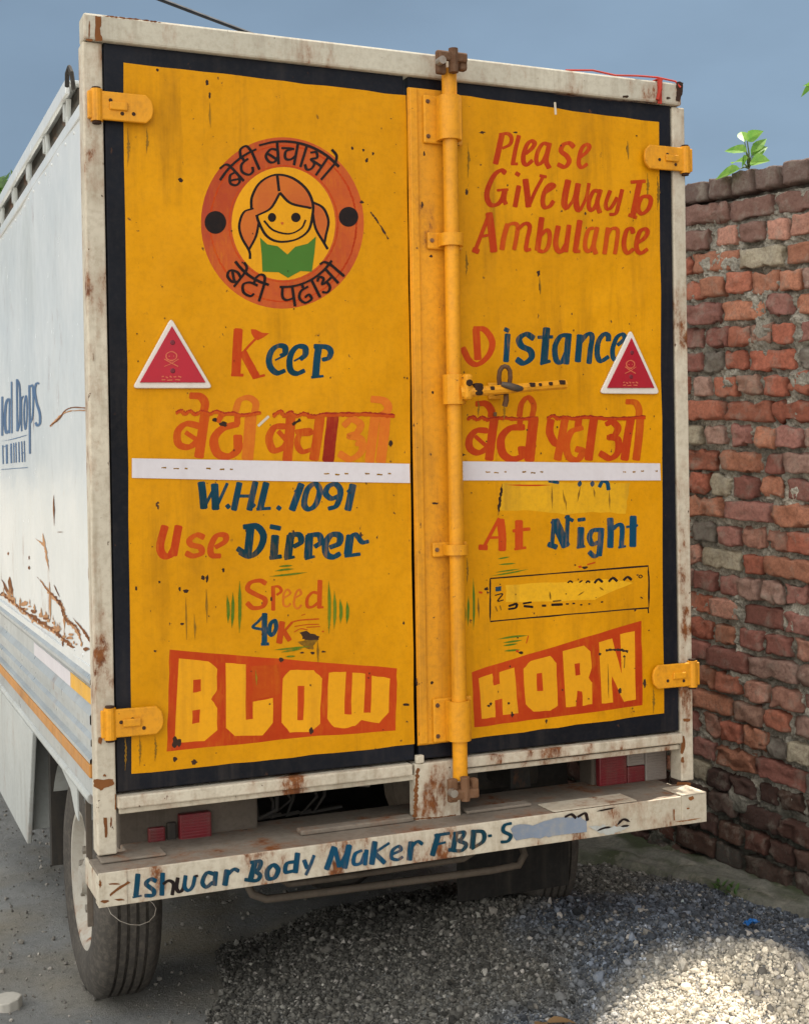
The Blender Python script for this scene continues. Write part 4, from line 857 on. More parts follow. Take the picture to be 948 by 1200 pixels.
# ---- hand lettering, right door
k = Brush((540, 145, 3.95), DOOR); k.fat = 1.42
k.st(20, '190,48 176,115 160,185', 0); k.st(14, '178,50 216,46 234,66 226,96 192,114', 0); k.st(15, '268,55 252,120 240,185', 0); k.st(12, '232,186 262,186', 0); k.st(16, '300,138 326,116 341,92 326,80 306,97 290,142 290,178 306,190 330,170', 0)
k.st(15, '404,96 380,92 358,122 348,166 358,188 380,172 402,126', 0); k.st(17, '410,90 394,168 408,205', 0); k.st(17, '522,108 502,90 474,97 463,126 490,150 500,176 480,200 448,188', 0); k.st(15, '548,158 580,132 594,107 580,96 560,112 548,150 545,188 560,202 584,186', 0)
k.st(18, '206,228 186,216 156,236 128,290 120,338 136,374 166,374 190,350 202,312', 0); k.st(12, '168,308 218,305', 0); k.st(15, '206,308 200,350 208,372', 0); k.st(17, '268,288 250,384', 0); k.st(15, '254,228 270,238', 0)
k.st(20, '298,258 306,320 312,384', 0); k.st(13, '314,382 345,310 382,242', 0); k.st(12, '365,240 395,246', 0); k.st(16, '384,322 415,302 430,287 410,282 388,312 378,356 386,386 410,382 428,358', 0)
k.st(22, '496,262 484,320 478,370 492,392', 0); k.st(12, '492,392 520,350 542,278', 0); k.st(20, '542,278 532,345 538,392 552,400', 0); k.st(12, '552,400 580,340 592,276', 0); k.st(15, '634,312 614,312 594,352 592,388 606,400 626,372 640,322', 0); k.st(16, '646,306 630,365 642,412', 0)
k.st(14, '690,310 670,368 676,394 696,386 722,342', 0); k.st(14, '746,305 730,370 716,414 688,420', 0); k.st(15, '786,270 852,266', 0); k.st(20, '826,272 796,420', 0); k.st(14, '776,422 812,434', 0); k.st(16, '856,336 836,342 820,376 822,404 840,416 866,395 878,360 872,340 856,336', 0)
k.st(14, '130,420 100,498 66,588', 0); k.st(24, '130,414 142,500 152,592', 0); k.st(13, '90,522 148,512', 0); k.st(20, '56,582 82,592', 0); k.st(18, '216,465 200,520 190,582', 1); k.st(15, '204,480 236,462 262,472 256,530 246,582', 1); k.st(15, '262,490 296,462 318,476 306,540 302,582 322,582', 0)
k.st(19, '374,435 354,585', 0); k.st(15, '356,587 386,590 406,560 410,512 396,492 364,522', 0); k.st(18, '450,474 438,545 446,584 466,590 486,560', 0); k.st(17, '500,470 484,592', 0); k.st(19, '550,448 528,592', 0); k.st(14, '524,592 550,590', 0)
k.st(15, '614,482 590,492 575,540 576,578 592,590 612,562 626,502', 1); k.st(16, '630,480 614,562 624,602', 1); k.st(16, '680,482 664,602', 1); k.st(14, '672,522 696,487 724,492 720,552 712,602', 1); k.st(16, '796,506 790,487 768,492 755,536 756,578 772,598 798,580', 0); k.st(16, '814,552 846,532 863,502 850,487 826,502 812,552 816,588 836,598 862,580', 0)
lettering('red slanted request to give way to an ambulance', k, [M['red'], M['orangered']], dR)
k = Brush((535, 375, 3.95), DOOR)
k.st(27, '90,42 98,182', 0); k.st(24, '80,40 130,46 164,100 150,160 100,205 60,190 28,130', 0); k.st(22, '236,66 228,192', 1); k.st(18, '222,42 240,50', 1); k.st(24, '356,85 322,66 290,86 300,120 340,142 345,175 310,200 278,182', 1); k.st(28, '416,38 404,195', 1); k.st(16, '376,80 444,78', 1); k.st(18, '388,202 432,190', 1)
k.st(21, '514,70 480,76 455,122 460,184 486,194 508,150', 1); k.st(24, '518,65 506,202', 1); k.st(24, '570,70 560,192', 1); k.st(20, '574,100 605,66 626,76 618,140 612,200', 1); k.st(20, '702,96 700,72 680,66 655,102 650,160 666,190 702,170', 1); k.st(18, '745,116 776,86 766,66 740,82 722,130 722,168 732,186', 1)
lettering('red and teal hand painted word Distance', k, [M['red'], M['teal']], dR)
k = Brush((535, 450, 3.95), DOOR); k.fat = 1.40
k.st(30, '175,156 162,250 150,350', 0); k.st(25, '142,216 92,216 60,252 62,298 102,318 152,290', 0); k.st(14, '86,242 138,288', 0); k.st(25, '90,92 135,92 160,122 160,152', 0)
k.st(20, '295,160 290,198', 0); k.st(28, '312,200 246,206 206,252 212,318 252,348 300,334 302,292', 0); k.st(35, '356,156 346,250 336,354', 0); k.st(20, '290,150 300,92 330,62 356,96 350,150', 1)
k.st(26, '436,166 430,222 452,270 482,280', 0); k.st(27, '502,160 484,255 466,350', 1); k.st(24, '566,152 560,200', 0); k.st(25, '582,202 530,222 508,282 520,338 560,350 582,312 552,300', 1); k.st(29, '636,152 622,250 610,350', 0)
k.st(24, '690,186 720,177 745,202 732,236 706,246 745,258 745,315 710,344 662,320', 0); k.st(16, '740,282 782,276', 0); k.st(29, '806,156 790,250 776,350', 0); k.st(27, '850,152 842,250 830,350', 1); k.st(23, '784,82 825,86 842,116 842,152', 1)
for o_ in (0, 6): k.st(11, f'50,{160+o_} 72,{150+o_} 95,{162+o_} 118,{152+o_} 145,{162+o_} 200,{154+o_} 290,{160+o_} 375,{154+o_}', 2 if o_ == 0 else 0, rag=.4); k.st(11, f'418,{158+o_} 445,{144+o_} 470,{156+o_} 500,{150+o_} 540,{158+o_} 600,{150+o_} 720,{158+o_} 872,{150+o_}', 2 if o_ == 0 else 0, rag=.4)
lettering('orange red Devanagari slogan below the lock handle', k, [M['red'], M['orangered'], M['darkred']], dR)
k = Brush((550, 560, 4.309), DOOR)
k.poly('165,22 400,20 810,28 795,110 790,180 620,172 480,184 320,165 150,165', 3, 3, 4); k.st(9, '165,30 155,100 145,190', 4, rag=.7, taper=.2); k.st(8, '180,35 300,38 420,36', 5, taper=.3)
k.st(15, '400,16 450,24', 1); k.st(18, '560,14 552,45;622,14 618,45', 1, taper=.3); k.st(16, '655,46 670,20 694,24 702,60', 1); k.st(7, '415,40 418,155;480,90 490,165;560,40 545,120;626,50 632,100;705,60 708,160;470,60 480,130', 2, taper=.5, rag=.5)
k.st(15, '150,205 112,275 75,345', 0); k.st(32, '156,212 165,290 165,365', 0); k.st(13, '98,302 160,300', 0); k.st(28, '50,350 88,352', 0); k.st(32, '250,218 250,355', 0); k.st(18, '220,268 262,262 304,258', 0); k.st(14, '228,360 284,352', 0)
k.st(17, '426,210 416,345', 1); k.st(36, '430,215 458,280 486,345', 1); k.st(17, '496,190 490,345', 1); k.st(24, '398,335 440,350', 1); k.st(16, '484,196 522,216', 1); k.st(28, '562,252 560,345', 1); k.st(20, '548,213 582,208', 1); k.st(14, '542,352 582,345', 1)
k.st(22, '656,262 620,267 605,300 620,334 652,324', 1); k.st(24, '666,256 660,330 654,392', 1); k.st(20, '654,384 630,396 604,374', 1); k.st(26, '710,205 712,280 710,350', 1); k.st(20, '718,262 750,237 770,252 766,348', 1); k.st(12, '752,352 788,345', 1); k.st(28, '826,195 824,345', 1); k.st(13, '792,248 848,240', 1)
lettering('words At Night below a painted over patch of bright yellow', k, [M['red'], M['teal'], M['smear'], M['yellow_fresh'], M['chip'], M['red']], dR)
k = Brush((535, 650, 3.95), DOOR); k.fat = 1.0
k.poly('228,142 400,130 600,122 690,112 815,128 700,180 640,206 480,215 230,222', 1, 3, 3)
k.st(7, '155,110 520,82 886,52 889,150 888,246 520,276 156,309 155,210 155,110', 0, smooth=False, rag=.4, flat=True); k.st(6, '885,248 887,270', 0)
k.st(16, '242,238 278,226', 2); k.st(13, '240,252 272,246 280,228', 2); k.st(14, '312,238 352,242', 2); k.st(12, '308,226 345,220', 2); k.st(14, '396,236 412,236', 2); k.st(16, '440,232 488,230', 2); k.st(10, '446,216 482,212', 3); k.st(9, '506,228 518,228;536,226 546,226;572,232 580,232;610,228 616,228;668,220 676,218', 2)
k.st(9, '514,130 524,122 536,128;568,128 580,120;598,130 606,122 616,128', 2); k.st(13, '638,130 655,114 674,126;704,124 722,108 742,122;772,118 790,103 808,116', 2); k.st(5, '850,94 858,101 850,108 842,101 850,94;850,196 860,202', 2)
k.poly('178,148 205,146 206,168 180,170', 4, 2, 2); k.st(7, '178,188 212,182 190,214 216,210', 2); k.st(5, '180,240 188,262;200,236 206,256', 3)
k.st(8, '660,150 680,165;560,190 590,170;430,170 435,210', 3, taper=.4)
o = k.build('number_plate', [M['black'], M['yellow_fresh'], M['black'], M['smear'], M['teal']], dR); o['label'] = 'painted number plate outline with its figures brushed over in yellow'
k = Brush((535, 650, 3.95), DOOR); k.fat = 1.0
k.st(11, '77,110 80,230 78,348;55,190 54,260 52,332;38,238 40,310;22,252 22,292', 0, taper=.3); k.st(10, '162,98 250,84 332,67;180,82 292,66;195,46 272,40;190,20 246,10', 0, taper=.3); k.blob(570, 56, 10, 7, 1); k.st(9, '605,46 640,36', 1); k.blob(110, 175, 10, 6, 1)
lettering('green brush strokes left of and above the number plate', k, [M['green'], M['red']], dR)
k = Brush((535, 650, 3.95), DOOR); k.st(10, '188,392 260,380 332,374;215,408 302,396;215,422 282,412;220,446 292,440', 0, taper=.3); k.st(4, '332,375 322,410', 1); k.blob(282, 447, 9, 8, 1)
lettering('green brush strokes below the number plate', k, [M['green'], M['red']], dR)
k = Brush((545, 720, 4.309), DOOR)
k.poly('35,290 320,200 600,118 888,30 892,240 895,460 600,498 320,535 45,572 40,430', 0, 2, 4)
for p in ('68,322 138,298 142,360 175,350 172,292 248,268 268,498 190,508 185,425 150,435 152,518 85,528', '330,235 430,210 460,245 468,460 430,485 345,492 305,455 293,275', '492,185 600,158 632,185 640,270 622,320 640,345 640,452 592,462 590,390 565,385 560,465 508,470', '675,140 740,120 790,300 780,100 855,85 860,430 800,440 738,310 745,445 690,450'): k.poly(p, 1, 1.5, 3)
for p in ('360,300 388,295 393,385 362,388', '552,250 578,245 580,305 555,310'): k.poly(p, 0, 1, 2)
k.st(12, '710,182 770,178 820,186', 2, rag=.5); k.blob(680, 200, 7, 9, 2); k.blob(802, 212, 7, 9, 2); k.blob(118, 462, 8, 8, 2); k.blob(220, 448, 8, 8, 2); k.blob(236, 500, 6, 12, 2); k.st(4, '805,215 802,270', 3)
lettering('word HORN in yellow block letters on a rising red panel', k, [M['red'], M['yellow_letter'], M['chip'], M['smear']], dR)

# warning triangles
def triangle(crop, rim, inner, scr, marks, par):
    def tr(p): x, y = crop[0]+p[0]/crop[2], crop[1]+p[1]/crop[2]; q = onY(x, y, -0.009); return (q[0], q[2])
    P = [Vector(p) for p in rim]; Q = []; rr = 42*crop[2]/8.6
    for i in range(3):
        a, b_, c = P[i-1], P[i], P[(i+1) % 3]; u = (a-b_).normalized(); w = (c-b_).normalized()
        p0, p1 = b_+u*rr*1.2, b_+w*rr*1.2
        for j in range(6): t_ = j/5; Q.append(p0*(1-t_)**2+b_*2*t_*(1-t_)+p1*t_*t_)
    k = MB(); k.prism([tr(p) for p in Q], -0.009, -0.0015, 'Y', 0, 0.0022)
    o = k.build('warning_triangle', M['reflrim'], par); o['label'] = 'red reflector triangle with a white rim'
    k = MB(); k.prism([tr(p) for p in inner], -0.0125, -0.0095, 'Y', 0, 0.001)
    o2 = None
    for x, y in scr:
        q = tr((x, y)); k.lathe([(-0.0140, 0.0), (-0.0140, 0.0045), (-0.0126, 0.0065)], (q[0], 0, q[1]), 'Y', 14, 1)
    br = Brush(crop, ('Y', -0.0125), lift=0.0006)
    for w, s_ in marks: br.st(w*crop[2]/8.6, s_, 2, rag=.3)
    b0 = len(k.v); k.v += br.v; k.f += [[b0+i for i in f_] for f_ in br.f]; k.m += br.m
    k.build('reflector_face', [M['reflector'], M['reflscrew'], M['reflmark']], par if False else o.parent)
SK = ((10, '440,405 490,430 490,470 460,490 420,490 392,470 392,430 440,405'), (8, '415,450 425,455;460,452 470,448;425,500 460,500'), (9, '370,480 440,520 510,555;515,480 440,525 370,555'), (12, '345,660 365,655;385,660 405,670;425,655 445,665;465,660 490,660;510,655 540,665;345,690 380,690;400,695 450,692;480,690 530,692'))
triangle((150, 365, 8.618), [(440, 62), (50, 775), (860, 775)], [(445, 148), (120, 718), (785, 718)], ((450, 315), (452, 600)), SK, dL)
SK2 = [(w_, ';'.join(' '.join('%g,%g' % (460+(float(p.split(',')[0])-445)*1.05, 190+(float(p.split(',')[1])-148)*1.21) for p in one.split()) for one in s_.split(';'))) for w_, s_ in SK]
triangle((700, 380, 11.85), [(462, 68), (30, 962), (868, 968)], [(465, 190), (125, 885), (782, 885)], ((468, 395), (455, 730)), SK2, dR)

# ---- bumper
k = MB(); k.box(-0.070, 1.667, -0.115, -0.108, 0.527, 0.609, 0, bev=0.002)
k.box(-0.070, 1.667, -0.1075, 0.02, 0.600, 0.6085, 1, bev=0.002); k.box(-0.070, 1.667, -0.1075, -0.07, 0.5275, 0.534, 0)
k.box(-0.070, -0.063, -0.1075, 0.075, 0.5345, 0.5995, 0, bev=0.002); k.box(1.660, 1.667, -0.1075, 0.075, 0.5345, 0.5995, 0, bev=0.002)
k.box(1.585, 1.669, -0.1185, -0.1155, 0.5275, 0.6125, 0, bev=0.001); k.box(1.585, 1.669, -0.1185, -0.02, 0.6095, 0.6135, 0, bev=0.001)
k.box(-0.072, -0.004, -0.1185, -0.1155, 0.5285, 0.6105, 0, bev=0.001); k.box(1.17, 1.44, -0.1075, -0.02, 0.6095, 0.6135, 0, bev=0.001)
bp = k.build('bumper', [M['beige'], M['dustplate']], TR)
k = MB(); k.box(0.03, 1.655, 0.022, 0.19, 0.565, 0.604, 0, bev=0.004); k.box(0.47, 0.79, -0.02, 0.02, 0.6095, 0.622, 0, bev=0.003); k.box(0.95, 1.15, -0.02, 0.02, 0.6095, 0.618, 0, bev=0.003)
k.box(-0.05, 0.11, -0.04, 0.03, 0.6095, 0.616, 0, bev=0.003)
k.build('step_plate', M['dustplate'], TR)
BUMP = ('Y', -0.115)
k = Brush((150, 960, 3.95), BUMP, lift=0.001)
k.st(20, '48,255 38,355', 0); k.st(10, '24,362 64,354', 0); k.st(18, '132,286 106,278 86,300 120,330 116,352 80,354', 0); k.st(18, '162,250 158,352', 0); k.st(14, '164,300 190,285 212,300 206,350', 1)
k.st(15, '232,272 226,318 240,336 258,318 268,262', 1); k.st(15, '268,262 264,312 280,330 300,312 312,264', 0); k.st(12, '312,264 324,262', 1); k.st(15, '352,262 334,258 318,288', 0) if False else None
k.st(17, '400,254 366,249 346,292 364,314 394,292', 0); k.st(18, '408,244 402,306', 0); k.st(22, '460,236 450,305', 0); k.st(16, '460,260 490,232 514,240', 0); k.st(22, '590,195 566,286', 0); k.st(17, '568,200 614,196 606,230 580,240', 0); k.st(17, '590,240 612,260 596,284 542,280', 0)
k.st(19, '666,215 646,240 650,274 680,270 696,236 682,215 666,215', 0); k.st(21, '786,158 775,247', 0); k.st(17, '770,197 736,206 730,244 766,240', 0); k.st(16, '816,190 830,227', 0); k.st(13, '862,168 844,215 824,258', 0)
k.crop = (380, 930, 4.309)
k.st(24, '50,270 32,325 12,382', 0); k.st(18, '55,275 76,370', 0); k.st(14, '76,370 132,260', 0); k.st(26, '126,262 102,375', 0); k.st(17, '190,287 156,306 150,354 185,350 206,302', 0); k.st(18, '214,285 206,360', 0); k.st(24, '256,244 240,356', 0); k.st(14, '250,302 290,275 328,250', 0); k.st(20, '260,306 306,350', 0)
k.st(16, '344,306 386,286 376,266 346,286 340,324 370,334 396,320', 0); k.st(24, '440,245 430,335', 0); k.st(16, '440,270 470,242 496,255', 0); k.st(23, '576,206 546,312', 0); k.st(17, '558,212 632,200', 0); k.st(13, '565,257 612,246', 0); k.st(21, '666,196 650,285', 0); k.st(18, '653,202 706,196 690,230 666,236', 0); k.st(18, '680,240 716,256 692,288 628,284', 0)
k.st(22, '756,186 746,276', 0); k.st(18, '743,192 800,194 802,240 744,278', 0); k.st(15, '828,214 844,212', 0); k.st(16, '944,150 910,160 904,190 940,212 926,240 892,245', 0)
k.crop = (560, 880, 3.386)
k.poly('128,305 180,292 240,292 310,268 400,258 432,282 434,318 300,335 250,345 150,352', 2, 5, 3); k.st(30, '440,300 520,315 600,300', 3, rag=.3, taper=.3); k.st(10, '345,262 370,252 388,266;395,262 425,248 434,276', 1); k.st(9, '470,318 500,306 530,302;550,296 576,272 604,282;566,300 600,296', 1, taper=.2); k.st(7, '470,240 545,225', 1, taper=.2)
lettering('teal hand painted maker line fading out to smeared grey paint', k, [M['teal'], M['black'], M['bluegrey'], M['greywhite']], bp)
k = Brush((80, 960, 7.9), ('Y', -0.1185), lift=0.0008)
k.poly('385,700 440,650 560,570 575,590 450,670 395,710', 0, 5, 3); k.blob(340, 760, 40, 18); k.blob(480, 745, 50, 10); k.blob(300, 600, 14, 40); k.blob(420, 600, 60, 9)
k.crop = (740, 860, 7.9); k.blob(550, 595, 30, 22); k.blob(520, 690, 16, 10); k.st(8, '390,700 395,800', 0, rag=.6); k.st(10, '400,815 520,800 640,780', 0, rag=.6, taper=.2)
stain(bp, k, M['rust'])

# ---- tail lights
k = MB(); k.box(0.025, 0.40, 0.135, 0.20, 0.590, 0.700, 0, bev=0.006)
tl = k.build('tail_light', M['lamphouse'], TR); tl['label'] = 'dusty left tail light with two red lenses'
def lens(x0, x1, z0, z1, y, m, par, label=None):
    k = MB(); k.box(x0, x1, y, 0.134, z0, z1, 0, bev=0.004); n = int((z1-z0-0.008)/0.008)
    for q in range(n): k.box(x0+0.005, x1-0.005, y-0.0018, y+0.001, z0+0.006+0.008*q, z0+0.011+0.008*q, 0, bev=0.0008)
    o = k.build('lens', m, par)
    if label: o['label'] = label
lens(0.180, 0.265, 0.578, 0.668, 0.108, M['redlens'], tl); lens(0.100, 0.144, 0.592, 0.640, 0.118, M['redlens'], tl)
k = MB(); k.box(0.150, 0.174, 0.120, 0.134, 0.600, 0.648, 0, bev=0.004); k.build('lamp_clip', M['chassis'], tl)
k = MB(); k.box(1.44, 1.70, 0.135, 0.21, 0.596, 0.704, 0, bev=0.006)
tl = k.build('tail_light', M['lamphouse'], TR); tl['label'] = 'right tail light with red and clear lenses'
lens(1.452, 1.548, 0.602, 0.698, 0.110, M['redlens'], tl); lens(1.5495, 1.612, 0.602, 0.652, 0.110, M['redlens'], tl)
lens(1.5495, 1.612, 0.6535, 0.698, 0.110, M['clearlens'], tl, 'dusty clear lens'); lens(1.6135, 1.690, 0.602, 0.698, 0.110, M['clearlens'], tl, 'dusty clear lens')

# ---- chassis, axle, springs, tow loop, pipes
for x in (0.36, 1.24):
    k = MB(); k.box(x-0.035, x+0.035, 0.21, 4.3, 0.60, 0.70, bev=0.005); k.build('chassis_rail', M['chassis'], TR)
for y in (0.40, 1.3, 2.2, 3.0):
    k = MB(); k.box(0.0, 1.66, y-0.03, y+0.03, 0.702, 0.762, bev=0.004); k.build('cross_member', M['chassis'], TR)
YA, RW = 0.74, 0.345
k = MB(); k.tube([(0.28, YA, RW), (1.38, YA, RW)], 0.05, 14); k.lathe([(-0.16, .03), (-0.15, .08), (-0.08, .125), (0, .14), (.08, .125), (.15, .08), (.16, .03)], (0.83, YA, RW), 'Y', 24)
k.build('rear_axle', M['chassis'], TR, angle=40)
for x in (0.36, 1.24):
    k = MB()
    for j in range(5):
        L = 0.62-0.09*j; k.tube([(x, YA+L*u, 0.47+0.09*u*u*1.4-0.014*j) for u in np.linspace(-1, 1, 9)], 0.012, 6)
    k.build('leaf_spring', M['chassis'], TR)
k = MB(); k.tube([(0.372, 0.20, 0.56), (0.372, 0.18, 0.455), (0.385, 0.15, 0.42), (0.42, 0.14, 0.405), (0.62, 0.14, 0.400), (1.10, 0.14, 0.392), (1.19, 0.14, 0.395), (1.215, 0.15, 0.42), (1.218, 0.18, 0.45), (1.218, 0.20, 0.56)], 0.011, 10)
k.tube([(0.46, 0.19, 0.56), (0.465, 0.17, 0.45), (0.49, 0.16, 0.43), (0.60, 0.16, 0.428), (1.02, 0.16, 0.43), (1.08, 0.17, 0.45), (1.085, 0.19, 0.56)], 0.009, 10)
k.build('underrun_bar', M['lamphouse'], TR, angle=60)
k = MB(); k.lathe([(-.18, .0), (-.18, .10), (-.16, .115), (.16, .115), (.18, .10), (.18, 0)], (1.22, 0.48, 0.60), 'X', 24); k.tube([(1.05, 0.5, 0.62), (0.98, 0.42, 0.62), (0.97, 0.3, 0.60)], 0.028, 12)
k.build('silencer', M['chassis'], TR, angle=40)
k = MB(); k.lathe([(-.02, .0), (-.02, .14), (0.02, .155), (0.06, .14), (0.06, 0)], (1.02, 0.36, 0.62), 'Y', 28); k.box(0.95, 1.10, 0.31, 0.335, 0.58, 0.69, bev=.005)
k.build('hub_cover', M['lamphouse'], TR, angle=40)
k = MB()
for i in range(6):
    x = 0.40+0.045*i; k.tube([(x, 0.22, 0.70), (x+random.uniform(-.03, .03), 0.20, 0.65), (x+random.uniform(-.05, .05), 0.19, 0.61), (x+0.06+random.uniform(-.03, .03), 0.20, 0.615)], 0.005, 6)
k.tube([(0.40, 0.215, 0.69), (0.39, 0.20, 0.63), (0.42, 0.19, 0.612), (0.47, 0.19, 0.63), (0.475, 0.20, 0.70)], 0.007, 8)
k.build('wiring', M['chassis'], TR, angle=60)
k = MB(); k.box(0.62, 0.78, 0.26, 0.30, 0.655, 0.70, rot=Matrix.Rotation(0.15, 4, 'Y'), piv=(.7, .28, .68), bev=.004); k.box(0.50, 0.60, 0.27, 0.31, 0.66, 0.70, bev=.004); k.build('light_bracket', M['steel'], TR)

k = MB(); k.lathe([(-.085, .10), (-.085, .20), (-.095, .24), (-.09, .29), (-.06, .325), (.06, .325), (.09, .29), (.095, .24), (.085, .20), (.085, .10)], (0.80, 1.45, 0.52), 'Z', 44); k.lathe([(-.03, 0), (-.03, .2)], (0.80, 1.45, 0.52), 'Z', 30)
k.build('added_spare_wheel', M['rubber'], TR, angle=40)  # unseen spare wheel added to block light under the truck
for x in (0.16, 1.50):
    k = MB(); k.prism([(1.15, 0.50), (1.15, 0.70), (1.19, 0.70), (1.19, 0.28), (1.15, 0.28)], x-0.16, x+0.16, 'X', 0); k.build('shade_panel', M['chassis'], TR)  # panels added by the wheels to keep light out underneath
k = MB(); k.box(0.27, 1.36, 1.16, 1.17, 0.16, 0.70, bev=.003); k.build('shade_panel', M['flap'], TR)  # dark cross panel added to block light under the truck
k = MB(); k.box(1.28, 1.62, 1.3, 2.2, 0.35, 0.68, bev=0.03); k.build('fuel_tank', M['chassis'], TR)
# ---- wheels
def wheel(x, y, side):           # side -1: outer face towards -X
    s_ = side; c = (x, y, RW)
    k = MB()
    rim = [(s_*0.085, 0.02), (s_*0.088, 0.055), (s_*0.078, 0.066), (s_*0.074, 0.085), (s_*0.068, 0.115), (s_*0.060, 0.150), (s_*0.062, 0.172), (s_*0.084, 0.184), (s_*0.098, 0.192), (s_*0.100, 0.205), (s_*0.090, 0.208)]
    rim = [(a*0.84, r) for a, r in rim]
    k.lathe(rim, c, 'X', 44); k.lathe([(s_*0.090, 0.0), (s_*0.090, 0.040), (s_*0.070, 0.046)], c, 'X', 24); k.lathe([(-s_*0.10, .20), (-s_*0.08, .18), (s_*0.03, .17)], c, 'X', 32)
    w = k.build('wheel', M['rim'], TR, angle=35)
    prof = [(s_*0.078, 0.196), (s_*0.105, 0.205), (s_*0.116, 0.235), (s_*0.118, 0.275), (s_*0.108, 0.308), (s_*0.094, 0.329), (s_*0.080, 0.339), (s_*0.074, 0.342)]
    for a in (0.048, 0.016, -0.016, -0.048):
        prof += [(s_*(a+0.006), 0.3445), (s_*(a+0.005), 0.3345), (s_*(a-0.005), 0.3345), (s_*(a-0.006), 0.3445)]
    prof += [(-s_*0.074, 0.342), (-s_*0.080, 0.339), (-s_*0.094, 0.329), (-s_*0.108, 0.308), (-s_*0.118, 0.275), (-s_*0.116, 0.235), (-s_*0.105, 0.205), (-s_*0.078, 0.196)]
    prof = [(a*0.82, r) for a, r in prof]
    k = MB(); k.lathe(prof, c, 'X', 72); k.build('tyre', M['rubber'], w, angle=30)
    for j in range(6):
        k = MB(); a = 2*math.pi*j/6+0.3; k.lathe([(s_*0.050, 0.013), (s_*0.078, 0.012), (s_*0.080, 0.0)], (x, y+0.085*math.cos(a), RW+0.085*math.sin(a)), 'X', 6)
        k.build('lug_nut', M['steel'], w)
wheel(0.113, YA, -1); wheel(1.475, YA, 1); wheel(0.113, 3.75, -1); wheel(1.525, 3.75, 1)
# mudguards, flap, side box
k = MB(); k.prism([(0.64, 0.724), (0.33, 0.724), (0.32, 0.630), (0.37, 0.640), (0.44, 0.690)], XL-0.006, XL-0.002, 'X', 0)
arch = [(YA+0.41*math.cos(a), RW+0.37*math.sin(a)) for a in np.linspace(0.55, math.pi-0.75, 16)]
vs = [(xx, a, b_) for xx in (0.0, 0.30) for a, b_ in arch]; n = len(arch); k.add(vs, [[i, i+1, n+i+1, n+i] for i in range(n-1)])
k.build('mudguard', M['greywhite'], TR)
k = MB(); k.box(-0.036, -0.020, 0.26, 0.266, 0.36, 0.70, bev=0.002); k.build('mud_flap', M['lamphouse'], TR)
f0, f1 = onY(536, 1000, 0.37), onY(667, 1037, 0.37)
k = MB(); k.box(f0[0], f1[0], 0.370, 0.378, f1[2], 0.62, bev=0.002); k.build('mud_flap', M['flap'], TR)
k = MB(); k.prism([(1.36, 0.305), (2.55, 0.305), (2.55, 0.722), (1.17, 0.722)], XL-0.012, XL+0.004, 'X', 0, 0.004); k.box(XL+0.005, 0.18, 1.40, 2.5, 0.34, 0.72, bev=.006)
k.build('side_skirt', M['greywhite'], TR)
k = MB(); k.tube([(-0.05, -0.09, 0.53), (-0.04, -0.10, 0.505), (-0.02, -0.108, 0.487), (0.003, -0.11, 0.476), (0.026, -0.112, 0.472), (0.048, -0.112, 0.477), (0.062, -0.112, 0.490), (0.066, -0.112, 0.506), (0.060, -0.111, 0.518), (0.050, -0.11, 0.529)], 0.0009, 5); k.build('loose_wire', M['steel'], TR)
# cab ahead of the box
k = MB(); k.prism([(3.22, 0.42), (4.75, 0.42), (4.80, 0.95), (4.55, 1.15), (4.15, 1.95), (3.22, 2.0)], 0.02, 1.64, 'X', 0, 0.03)
cb = k.build('cab', M['white'], TR)
for x, s_ in ((0.02, -1), (1.64, 1)):
    k = MB(); k.prism([(3.40, 1.20), (4.36, 1.20), (4.06, 1.82), (3.40, 1.85)], x+s_*0.002, x+s_*0.006, 'X', 0); k.build('side_window', M['glass'], cb)
k = MB(); k.prism([(4.545, 1.19), (4.175, 1.92), (4.182, 1.925), (4.552, 1.195)], 0.12, 1.54, 'X', 0); k.build('windscreen', M['glass'], cb)

# ------------------------------------------------------------------ plants, tree, cable, litter
def leafmat(name, c1, c2):
    m, t, b = mat(name); g_ = N(t, 'ShaderNodeObjectInfo'); col = mix(t, rng_(t, noise(t, 30, 2, 0.5), 0.35, 0.65), c1, c2)
    t.links.new(col, b.inputs['Base Color']); b.inputs['Roughness'].default_value = 0.45
    tr = N(t, 'ShaderNodeBsdfTranslucent'); t.links.new(col, tr.inputs['Color']); ms_ = N(t, 'ShaderNodeMixShader'); ms_.inputs[0].default_value = 0.45
    out = [n_ for n_ in t.nodes if n_.type == 'OUTPUT_MATERIAL'][0]; t.links.new(b.outputs[0], ms_.inputs[1]); t.links.new(tr.outputs[0], ms_.inputs[2]); t.links.new(ms_.outputs[0], out.inputs[0]); return m
M['leaf'] = leafmat('young_leaf', (0.10, 0.26, 0.025), (0.22, 0.38, 0.05)); M['leaf2'] = leafmat('tree_leaf', (0.035, 0.085, 0.015), (0.08, 0.15, 0.03)); M['stem'] = paint('green_stem', (0.12, 0.16, 0.06), 0.2, (0.1, 0.08, 0.05), 0.3, 0, 0.6, seed=50)
M['bark'] = paint('bark', (0.10, 0.075, 0.05), 0.3, (0.04, 0.03, 0.02), 0.8, 0, 0.9, seed=51, bstr=0.8)
def leaf(k, base, tip, width, normal, mi=0):
    b_, t_ = Vector(base), Vector(tip); d = t_-b_; L = d.length; d.normalize(); n_ = Vector(normal); sd = d.cross(n_).normalized(); n_ = sd.cross(d).normalized()
    pr_ = [(0, .10), (.12, .62), (.30, 1.0), (.52, .88), (.75, .52), (.92, .16), (1, .0)]; vs = []; fs = []
    for u, w in pr_:
        c = b_+d*L*u-n_*0.16*L*u*u; vs += [c-sd*width*w+n_*width*w*0.35, c, c+sd*width*w+n_*width*w*0.35]
    for i in range(len(pr_)-1):
        a = 3*i; fs += [[a, a+1, a+4, a+3], [a+1, a+2, a+5, a+4]]
    k.add(vs, fs, mi)
